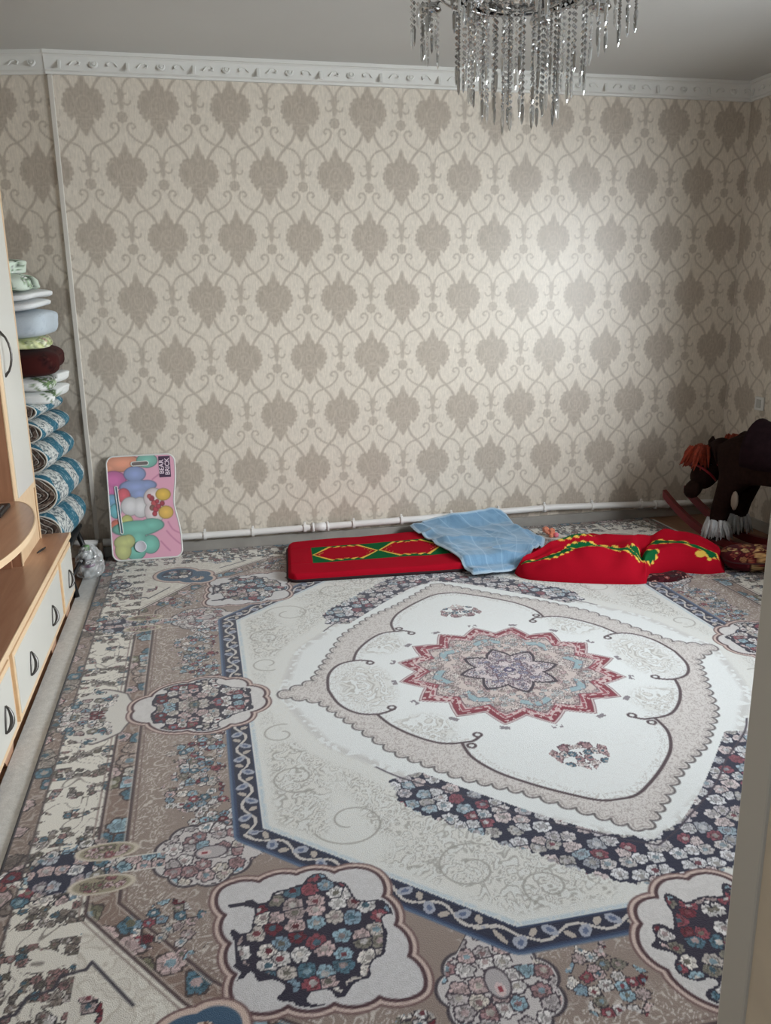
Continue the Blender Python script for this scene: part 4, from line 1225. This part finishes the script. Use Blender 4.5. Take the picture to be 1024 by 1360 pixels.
n1 = vnoise(Xk.ravel()*9, Yk.ravel()*6, 41).reshape(Xk.shape); n2 = vnoise(Xk.ravel()*22+Yk.ravel()*9, Yk.ravel()*16, 43).reshape(Xk.shape)
rid = np.abs(vnoise(Xk.ravel()*5+Yk.ravel()*4, Yk.ravel()*5, 45).reshape(Xk.shape)-0.5)*2
Zk = 0.026 + 0.040*over + 0.020*n1 + 0.010*n2 + 0.018*(1-rid)**3
lift = np.clip((tk-0.84)/0.16, 0, 1)**1.5*np.clip((sk-0.12)/0.3, 0, 1)
Zk += 0.055*lift
edgek = np.minimum.reduce([tk, 1-tk+lift, sk, 1-sk])
Zk = np.where(edgek < 0.05, Zk - (0.05-edgek)/0.05*0.010, Zk)
Zk = np.maximum(Zk, 0.020)
Pk = Paint((sk*0.62).ravel(), (tk*0.85).ravel(), (118, 156, 188))
filigree(Pk, np.ones(Xk.size), 9, 47, (96, 138, 174), 0.25, 0.25, (130, 168, 200), 0.35)
gl = np.minimum(np.abs(((Pk.x/0.125+0.30*Pk.y*0) % 1.0)-0.5)*0.125, np.abs(((Pk.y/0.16) % 1.0)-0.5)*0.16)
Pk.line(gl, 0.0022, (168, 198, 220), w=0.004, a=0.8)
ed = np.minimum.reduce([Pk.x, 0.62-Pk.x, Pk.y, 0.85-Pk.y])
Pk.fill((ed < 0.012)*0.8, (176, 200, 220))
bl = thing('quilted_cover', 'crumpled light blue quilted cover draped over the flat red mattress', 'cover', (1.5, 4.25, 0.013))
ck = gpart('cloth', Xk, Yk, Zk, Pk.c, mat_attr('blue_cotton', 0.9, 0.2, 0.3, 0.2, 180, 0.05), bl)
sm = ck.modifiers.new('thickness', 'SOLIDIFY'); sm.thickness = 0.006; sm.offset = -1
bm = bmesh.new()
ring = [(Xk[0, k], Yk[0, k], Zk[0, k]) for k in range(0, NB, 3)] + [(Xk[k, -1], Yk[k, -1], Zk[k, -1]) for k in range(0, NB, 3)] + [(Xk[-1, k], Yk[-1, k], Zk[-1, k]) for k in range(NB-1, -1, -3)] + [(Xk[k, 0], Yk[k, 0], Zk[k, 0]) for k in range(NB-1, -1, -3)]
tube(bm, [(x_, y_, z_-0.003) for x_, y_, z_ in ring], 0.0042, 6, closed=True)
part('hem', bm, mat('hem_blue', S(176, 196, 212), 0.9), bl, True)

# little orange wrapper beside the cover
wp = thing('toy', 'tiny crumpled orange and pink toy beside the blue cover', 'toy', (1.965, 4.44, 0.013))
bm = bmesh.new()
for k in range(5):
    bmesh.ops.create_icosphere(bm, subdivisions=1, radius=0.016+0.006*random.random(), matrix=Matrix.Translation((1.965+random.uniform(-0.03, 0.03), 4.44+random.uniform(-0.02, 0.02), 0.028+0.007*k)))
part('body', bm, mat('toy_orange', S(226, 140, 110), 0.6, var=0.2, scale=40), wp, False)
bm = bmesh.new(); bmesh.ops.create_icosphere(bm, subdivisions=2, radius=0.016, matrix=Matrix.Translation((1.99, 4.42, 0.029)))
part('knob', bm, mat('toy_pink', S(226, 120, 140), 0.6), wp, True)

# ------------------------------------------------------------------ crumpled red mattress
fe = resample(smooth_pts([(1.515, 3.86), (1.525, 3.78), (1.60, 3.715), (1.76, 3.64), (1.93, 3.575), (2.07, 3.545), (2.12, 3.60), (2.20, 3.665), (2.33, 3.655), (2.45, 3.60), (2.555, 3.60)], 10), 220)
be = resample(smooth_pts([(1.525, 3.87), (1.60, 3.90), (1.71, 3.98), (1.84, 4.09), (1.97, 4.18), (2.10, 4.20), (2.24, 4.10), (2.36, 4.10), (2.48, 4.06), (2.58, 3.95), (2.63, 3.82), (2.62, 3.70)], 10), 220)
tq = (1-np.cos(np.linspace(0, PI, 130)))/2*0.5+np.linspace(0, 1, 130)*0.5
Xr = fe[None, :, 0]*(1-tq[:, None])+be[None, :, 0]*tq[:, None]; Yr = fe[None, :, 1]*(1-tq[:, None])+be[None, :, 1]*tq[:, None]
sq = np.repeat(np.linspace(0, 1, 220)[None, :], 130, 0); tqq = np.repeat(tq[:, None], 220, 1)
amp = np.interp(sq, [0, 0.06, 0.2, 0.38, 0.5, 0.6, 0.72, 0.85, 0.95, 1.0], [0.015, 0.055, 0.105, 0.128, 0.118, 0.100, 0.115, 0.11, 0.080, 0.03])
prof = np.clip(1-np.abs(2*tqq-1)**3.2, 0, 1)**0.55
fold = 0.010*np.exp(-((tqq-0.22-0.05*np.sin(sq*7))/0.05)**2) - 0.026*np.exp(-((tqq-0.40-0.06*np.sin(sq*8))/0.030)**2) + 0.032*np.exp(-((tqq-0.66-0.08*np.sin(sq*9+1))/0.08)**2)
fold += 0.020*np.exp(-((sq-0.56-0.18*(tqq-0.5))/0.035)**2) - 0.030*np.exp(-((sq-0.63-0.2*(tqq-0.5))/0.03)**2)
wr = 0.030*(vnoise(Xr.ravel()*8, Yr.ravel()*8, 51).reshape(Xr.shape)-0.5)+0.013*(vnoise(Xr.ravel()*19, Yr.ravel()*12, 53).reshape(Xr.shape)-0.5)
endf = np.clip(np.minimum(sq, 1-sq)/0.04, 0, 1)**0.5
Zr = 0.0135 + (amp*prof + (fold+wr)*prof)*endf
Zr = np.maximum(Zr, 0.0135)
Pr = Paint((sq*1.25).ravel(), (tqq*0.62).ravel(), RED)
sx_, sy_ = Pr.x, Pr.y
def band(path, half):
    d_ = sd_path(sx_, sy_, smooth_pts(path, 10))
    Pr.fill((d_ < half)*1.0, GREEN)
    run = sx_*1.0+sy_*0.6
    t_ = (run/0.040) % 1.0
    Pr.fill(((np.abs(d_-half) < 0.012*t_) & (t_ > 0.45))*1.0, YEL)
band([(0.08, 0.28), (0.16, 0.23), (0.26, 0.185), (0.33, 0.21)], 0.040)
band([(0.38, 0.27), (0.46, 0.25), (0.58, 0.20), (0.68, 0.16)], 0.046)
band([(0.70, 0.20), (0.78, 0.12), (0.84, 0.08)], 0.045)
band([(0.33, 0.40), (0.42, 0.37), (0.50, 0.37)], 0.022)
band([(0.86, 0.33), (0.98, 0.28), (1.08, 0.20), (1.16, 0.12)], 0.035)
Pr.fill((np.hypot(sx_-1.10, (sy_-0.10)) < 0.024)*1.0, YEL); Pr.fill((np.hypot(sx_-1.15, (sy_-0.07)) < 0.014)*1.0, YEL)
mt2 = thing('crumpled_mattress', 'heaped crumpled red mattress with green bands and yellow zigzags', 'mattress', (2.08, 3.85, 0.013))
gpart('cover', Xr, Yr, Zr, Pr.c, M_RED, mt2)
# flowered lining showing under the fold
fl_x, fl_y = np.meshgrid(np.linspace(2.10, 2.36, 60), np.linspace(3.555, 3.68, 36))
wob = 0.02*np.sin(fl_x*22)
fl_z = 0.0135 + 0.020*np.clip(1-np.abs((fl_y-3.62)/0.063)**2.5, 0, 1)*np.clip(1-np.abs((fl_x-2.23)/0.13)**4, 0, 1)
Pf = Paint(fl_x.ravel(), fl_y.ravel(), (62, 22, 28))
flowers(Pf, np.ones(fl_x.size), 0.030, 61, [(150, 60, 60), (206, 150, 140), (96, 30, 40), (60, 40, 44)], None, (40, 16, 20), 0.8)
gpart('lining', fl_x, fl_y+wob, fl_z, Pf.c, M_CLOTH, mt2)

# ------------------------------------------------------------------ maroon flowered bolster
cu = thing('bolster', 'maroon bolster with golden flowers at the foot of the rocking horse', 'cushion', (2.70, 3.60, 0.013))
ph = np.linspace(0, 2*PI, 120, endpoint=False); th = np.linspace(-PI/2, PI/2, 60)
A, T = np.meshgrid(ph, th); sg = lambda v, e: np.sign(v)*np.abs(v)**e
lx, ly = 0.155*sg(np.cos(T), 0.8)*sg(np.cos(A), 0.6), 0.105*sg(np.cos(T), 0.8)*sg(np.sin(A), 0.6)
ca, sa = math.cos(-0.25), math.sin(-0.25)
Xc_, Yc_ = 2.72+lx*ca-ly*sa, 3.615+lx*sa+ly*ca
Zc_ = 0.0135+0.062*(1+sg(np.sin(T), 0.8))
Pc = Paint((lx+Zc_*0.3).ravel(), (ly*0.7+Zc_).ravel(), (74, 18, 26))
flowers(Pc, (vnoise(Pc.x*16, Pc.y*16, 63) > 0.40)*1.0, 0.042, 65, [(190, 140, 84), (160, 100, 60), (206, 160, 100), (120, 36, 40), (150, 60, 44)], None, (48, 12, 18), 0.95)
flowers(Pc, (np.hypot(Pc.x-0.055, Pc.y-0.055) < 0.05)*1.0, 0.075, 69, [(206, 156, 96), (196, 146, 86)], None, (90, 40, 30), 1.0)
gpart('cover', Xc_, Yc_, Zc_, Pc.c, M_CLOTH, cu, loop=True)
bm = bmesh.new(); tube(bm, [(2.72+0.155*sg(math.cos(q), 0.6)*ca-0.105*sg(math.sin(q), 0.6)*sa, 3.615+0.155*sg(math.cos(q), 0.6)*sa+0.105*sg(math.sin(q), 0.6)*ca, 0.0755) for q in np.linspace(0, 2*PI, 60, endpoint=False)], 0.004, 6, closed=True)
part('piping', bm, mat('maroon_piping', S(60, 14, 22), 0.8), cu, True)

# ------------------------------------------------------------------ rocking horse
HX, HY = 2.965, 3.88
ho = thing('rocking_horse', 'dark brown plush rocking horse with orange mane and red rockers', 'rocking horse', (HX, HY, 0.013))
M_PLUSH = mat('dark_plush', S(36, 22, 18), 0.95, var=0.25, scale=60, bump=0.6, bscale=150, spec=0.1)
M_RRED = mat('rocker_red', S(104, 20, 22), 0.45, var=0.1, scale=20)
M_FUR = mat('white_fur', S(200, 202, 204), 0.95, var=0.1, scale=80, bump=0.8, bscale=180)
M_MANE = mat('orange_mane', S(128, 44, 20), 0.95, var=0.3, scale=70, bump=0.8, bscale=160)
M_SADDLE = mat('saddle_dark', S(34, 22, 26), 0.9, var=0.2, scale=30, spec=0.05)
fwd = Vector((-0.38, 0.925, 0)).normalized(); lat = Vector((-0.925, -0.38, 0)).normalized()   # lat: the horse's left
def W(f_, l_, z_): return Vector((HX, HY, 0)) + fwd*f_ + lat*l_ + Vector((0, 0, z_))
# skin-modifier body: chain of joints with radii
sk_pts = [((W(0.02, 0, 0.545)), 0.135), (W(-0.20, 0, 0.555), 0.13), (W(0.17, 0.01, 0.54), 0.125), (W(0.235, 0.05, 0.545), 0.108), (Vector((2.92, 4.225, 0.50)), 0.100),
          (Vector((2.865, 4.235, 0.47)), 0.104), (Vector((2.80, 4.215, 0.385)), 0.082), (Vector((2.74, 4.20, 0.325)), 0.066),
          (W(-0.20, 0.09, 0.40), 0.082), (W(-0.23, 0.095, 0.24), 0.060), (W(-0.25, 0.10, 0.12), 0.050),
          (W(-0.20, -0.09, 0.40), 0.082), (W(-0.23, -0.095, 0.24), 0.060), (W(-0.25, -0.10, 0.12), 0.050),
          (W(0.15, 0.085, 0.40), 0.078), (W(0.20, 0.092, 0.25), 0.058), (W(0.22, 0.10, 0.13), 0.048),
          (W(0.15, -0.085, 0.40), 0.078), (W(0.20, -0.092, 0.25), 0.058), (W(0.22, -0.10, 0.13), 0.048)]
edges = [(0, 1), (0, 2), (2, 3), (3, 4), (4, 5), (5, 6), (6, 7), (1, 8), (8, 9), (9, 10), (1, 11), (11, 12), (12, 13), (2, 14), (14, 15), (15, 16), (2, 17), (17, 18), (18, 19)]
me = bpy.data.meshes.new('body'); base_ = Vector((HX, HY, 0.013))
me.from_pydata([tuple(p_-base_) for p_, r_ in sk_pts], edges, [])
hb = bpy.data.objects.new('body', me); link(hb, ho); me.materials.append(M_PLUSH)
skm = hb.modifiers.new('skin', 'SKIN')
for v_, (p_, r_) in zip(me.skin_vertices[0].data, sk_pts): v_.radius = (r_, r_)
me.skin_vertices[0].data[0].use_root = True
sub = hb.modifiers.new('smooth', 'SUBSURF'); sub.levels = 2; sub.render_levels = 2
skm.use_smooth_shade = True
def blob(name, c, rx, ry, rz, material, rot=None, n=2, parent=ho, jitter=0.0):
    bm = bmesh.new(); bmesh.ops.create_icosphere(bm, subdivisions=n, radius=1.0)
    R = (rot or Matrix.Identity(3))
    for v_ in bm.verts:
        k_ = 1+jitter*(random.random()-0.5)
        v_.co = Vector(c) + R @ Vector((v_.co.x*rx*k_, v_.co.y*ry*k_, v_.co.z*rz*k_))
    return part(name, bm, material, parent, True)
rotY = Matrix.Rotation(0.7, 3, 'Y')
blob('muzzle', (2.722, 4.195, 0.312), 0.048, 0.050, 0.060, M_PLUSH, rotY)
for s_ in (-1, 1):
    bm = bmesh.new()
    c_ = Vector((2.885, 4.235+s_*0.055, 0.555))
    tube(bm, [c_-Vector((0, 0, 0.03)), c_+Vector((0.005, s_*0.012, 0.01)), c_+Vector((0.012, s_*0.02, 0.035))], [0.026, 0.022, 0.005], 8)
    part('ear', bm, M_PLUSH, ho, True)
    blob('eye', (2.80, 4.225+s_*0.066, 0.455), 0.010, 0.010, 0.010, mat('eye_gloss', S(12, 10, 10), 0.1))
# shaggy orange forelock and mane
def tuft(name, c, n, spread, length, material, down=(0, 0, -1), r=0.008):
    bm = bmesh.new(); c = Vector(c)
    for k in range(n):
        a_ = random.uniform(0, 2*PI); q = math.sqrt(random.random())
        p0 = c + Vector((math.cos(a_)*spread[0]*q, math.sin(a_)*spread[1]*q, random.uniform(-0.3, 0.3)*spread[2]))
        d_ = (Vector(down) + Vector((math.cos(a_), math.sin(a_), random.uniform(-0.3, 0.3)))*0.35).normalized()
        l_ = length*random.uniform(0.7, 1.1)
        tube(bm, [p0, p0+d_*l_*0.5+Vector((random.uniform(-1, 1), random.uniform(-1, 1), 0))*0.006, p0+d_*l_], [r, r*0.9, r*0.25], 5)
    return part(name, bm, material, ho, True)
tuft('forelock', (2.765, 4.225, 0.545), 70, (0.050, 0.050, 0.05), 0.115, M_MANE, (-0.25, 0, -1), 0.010)
tuft('mane', (2.97, 4.17, 0.605), 60, (0.075, 0.05, 0.05), 0.10, M_MANE, (-0.2, -0.3, -1), 0.009)
tuft('tail', tuple(W(-0.335, 0, 0.58)), 50, (0.03, 0.03, 0.04), 0.30, M_MANE, (0.1, -0.25, -1), 0.007)
# white shaggy fetlocks and hooves
for (f_, l_) in ((0.22, 0.10), (0.22, -0.10), (-0.25, 0.10), (-0.25, -0.10)):
    c_ = W(f_, l_, 0.165)
    tuft('fetlock', tuple(c_), 90, (0.056, 0.056, 0.03), 0.105, M_FUR, (0, 0, -1), 0.011)
    bm = bmesh.new(); lathe(bm, [(0, 0.052), (0.040, 0.052), (0.044, 0.060), (0.036, 0.095), (0, 0.10)], 14, tuple(W(f_, l_, 0)))
    part('hoof', bm, M_BLACK, ho, True)
blob('sock', tuple(W(0.10, 0.135, 0.30)), 0.018, 0.022, 0.055, mat('strap_beige', S(140, 126, 112), 0.8))
# saddle, blanket and bridle
bm = bmesh.new()
nu2, nv2 = 20, 16
vv = [[None]*nu2 for _ in range(nv2)]
for j in range(nv2):
    for i in range(nu2):
        a_ = -1.9+3.8*i/(nu2-1); f_ = -0.16+0.24*j/(nv2-1)
        rr = 0.150+0.012*math.sin(PI*j/(nv2-1))
        vv[j][i] = bm.verts.new(W(f_, rr*math.sin(a_), 0.548+rr*math.cos(a_)*1.02+0.03*(abs(2*j/(nv2-1)-1)**3)*max(0, math.cos(a_))))
for j in range(nv2-1):
    for i in range(nu2-1):
        bm.faces.new((vv[j][i], vv[j][i+1], vv[j+1][i+1], vv[j+1][i]))
sd_ = part('saddle', bm, M_SADDLE, ho, True)
smo = sd_.modifiers.new('thickness', 'SOLIDIFY'); smo.thickness = 0.012
bm = bmesh.new(); tube(bm, [(2.79+0.085*math.cos(q)*0.72, 4.218+0.085*math.sin(q), 0.40+0.085*math.cos(q)*-0.62) for q in np.linspace(0, 2*PI, 24, endpoint=False)], 0.007, 6, closed=True)
part('bridle', bm, mat('bridle_red', S(130, 22, 30), 0.6), ho, True)
blob('rosette', (2.915, 4.125, 0.475), 0.016, 0.012, 0.016, mat('rosette_red', S(150, 20, 40), 0.5))
# rockers
for s_ in (-1, 1):
    bm = bmesh.new(); path = []
    for k in range(25):
        f_ = -0.37+0.95*k/24
        q = f_-0.0
        zc = 0.037 + 0.85*max(0, abs(q)-0.10)**1.9
        path.append((f_, zc))
    A_ = []
    for f_, zc in path:
        w_, h_ = 0.016, 0.022
        A_.append([bm.verts.new(W(f_, s_*0.10+dl, zc+dz)) for dl, dz in ((-w_, -h_), (w_, -h_), (w_, h_), (-w_, h_))])
    for R0, R1 in zip(A_, A_[1:]):
        for k in range(4): bm.faces.new((R0[k], R0[(k+1) % 4], R1[(k+1) % 4], R1[k]))
    bm.faces.new(A_[0]); bm.faces.new(A_[-1][::-1]); bmesh.ops.recalc_face_normals(bm, faces=bm.faces[:])
    part('rocker', bm, M_RRED, ho)
for f_ in (0.23, -0.25):
    bm = bmesh.new(); tube(bm, [W(f_, -0.11, 0.055), W(f_, 0.11, 0.055)], 0.013, 10)
    part('crossbar', bm, M_RRED, ho, True)
bm = bmesh.new(); tube(bm, [(2.80, 4.09, 0.47), (2.93, 4.225, 0.47), (2.98, 4.34, 0.47)], 0.011, 8)
part('grip_bar', bm, M_RRED, ho, True)

# ------------------------------------------------------------------ wall switch
sw = thing('wall_switch', 'small white light switch on the papered right-hand wall', 'switch', (X1-0.003, 4.40, 0.755))
part('plate', B(X1-0.014, X1-0.003, 4.36, 4.44, 0.715, 0.795, 0.003), M_WHITE, sw)
part('rocker', B(X1-0.019, X1-0.012, 4.38, 4.42, 0.730, 0.780, 0.002), mat('switch_rocker', S(196, 196, 192), 0.4), sw)

# ------------------------------------------------------------------ crystal chandelier
CHX, CHY = 1.065, 2.78
ch = thing('chandelier', 'crystal chandelier with long hanging bead strands and prism drops', 'chandelier', (CHX, CHY, 1.92))
M_CHROME = mat('chrome', S(190, 190, 190), 0.12, metal=1.0)
M_CRYS = mat_clear('crystal', (0.70, 0.71, 0.70), 0.36, 0.03, 0.22)
M_CRYS2 = mat_clear('crystal_grey', (0.22, 0.22, 0.21), 0.34, 0.04, 0.34)
bm = bmesh.new(); lathe(bm, [(0, CEIL-0.002), (0.13, CEIL-0.002), (0.135, CEIL-0.015), (0.10, CEIL-0.045), (0.03, CEIL-0.055), (0.022, CEIL-0.08), (0.022, 2.36), (0.06, 2.345), (0.20, 2.335), (0.205, 2.315), (0.05, 2.305), (0, 2.305)], 32, (CHX, CHY, 0))
part('canopy', bm, M_CHROME, ch, True)
for (r_, z_) in ((0.06, 2.290), (0.125, 2.300), (0.205, 2.312), (0.265, 2.33)):
    bm = bmesh.new(); tube(bm, [(CHX+r_*math.cos(q), CHY+r_*math.sin(q), z_) for q in np.linspace(0, 2*PI, 40, endpoint=False)], 0.005, 6, closed=True)
    part('ring', bm, M_CHROME, ch, True)
def strand_mesh(n, name):
    """chain of faceted beads with a long prism drop; origin at the top"""
    bm = bmesh.new(); z_ = 0.0
    def bipyr(z0, h_, r_, k):
        a_ = [bm.verts.new((r_*math.cos(2*PI*i/k+z0*9), r_*math.sin(2*PI*i/k+z0*9), z0-h_*0.45)) for i in range(k)]
        t_ = bm.verts.new((0, 0, z0)); b_ = bm.verts.new((0, 0, z0-h_))
        for i in range(k):
            bm.faces.new((a_[i], a_[(i+1) % k], t_)); bm.faces.new((a_[(i+1) % k], a_[i], b_))
    for i in range(n):
        bipyr(z_, 0.0145, 0.0062, 6); z_ -= 0.0176
    a_ = [(0.0030, z_), (0.0062, z_-0.010), (0.0042, z_-0.048), (0.0, z_-0.060)]
    rings = []
    for r_, zz2 in a_:
        rings.append([bm.verts.new((0, 0, zz2))] if r_ == 0 else [bm.verts.new((r_*math.cos(2*PI*i/6), r_*math.sin(2*PI*i/6), zz2)) for i in range(6)])
    for R0, R1 in zip(rings, rings[1:]):
        for i in range(6):
            if len(R1) == 1: bm.faces.new((R0[i], R1[0], R0[(i+1) % 6]))
            else: bm.faces.new((R0[i], R1[i], R1[(i+1) % 6], R0[(i+1) % 6]))
    bmesh.ops.recalc_face_normals(bm, faces=bm.faces[:])
    me = bpy.data.meshes.new(name); bm.to_mesh(me); bm.free()
    return me
SM = {}
def strand(x_, y_, ztop, n, mm):
    key = (n, mm.name)
    if key not in SM:
        SM[key] = strand_mesh(n, 'crystal_strand'); SM[key].materials.append(mm)
    inst('crystal_strand', SM[key], ch, (x_-CHX, y_-CHY, ztop-1.92), (0, 0, random.random()*6))
for (r_, cnt, ztop, n0) in ((0.055, 9, 2.285, 17), (0.122, 18, 2.295, 16), (0.165, 16, 2.31, 14), (0.203, 26, 2.308, 12)):
    for k in range(cnt):
        q = 2*PI*k/cnt+r_*7
        n_ = n0 + random.choice((-1, 0, 0, 1)) 
        strand(CHX+r_*math.cos(q)+random.uniform(-.004, .004), CHY+r_*math.sin(q)+random.uniform(-.004, .004), ztop, n_, random.choice((M_CRYS, M_CRYS2)))
for k in range(9):      # outer arms with small clusters
    q = 2*PI*k/9+0.3
    bm = bmesh.new(); tube(bm, [(CHX+0.20*math.cos(q), CHY+0.20*math.sin(q), 2.325), (CHX+0.27*math.cos(q), CHY+0.27*math.sin(q), 2.35), (CHX+0.325*math.cos(q), CHY+0.325*math.sin(q), 2.33)], 0.0055, 8)
    part('arm', bm, M_CHROME, ch, True)
    bm = bmesh.new(); lathe(bm, [(0, 0.030), (0.034, 0.026), (0.040, 0.010), (0.030, 0.0), (0, -0.004)], 16, (CHX+0.325*math.cos(q), CHY+0.325*math.sin(q), 2.31))
    part('bobeche', bm, M_CHROME, ch, True)
    for j in range(6):
        w_ = 2*PI*j/6
        rr = 0.028
        strand(CHX+0.325*math.cos(q)+rr*math.cos(w_), CHY+0.325*math.sin(q)+rr*math.sin(w_), 2.308, (3, 4, 5, 6)[(j+k) % 4], random.choice((M_CRYS, M_CRYS2)))
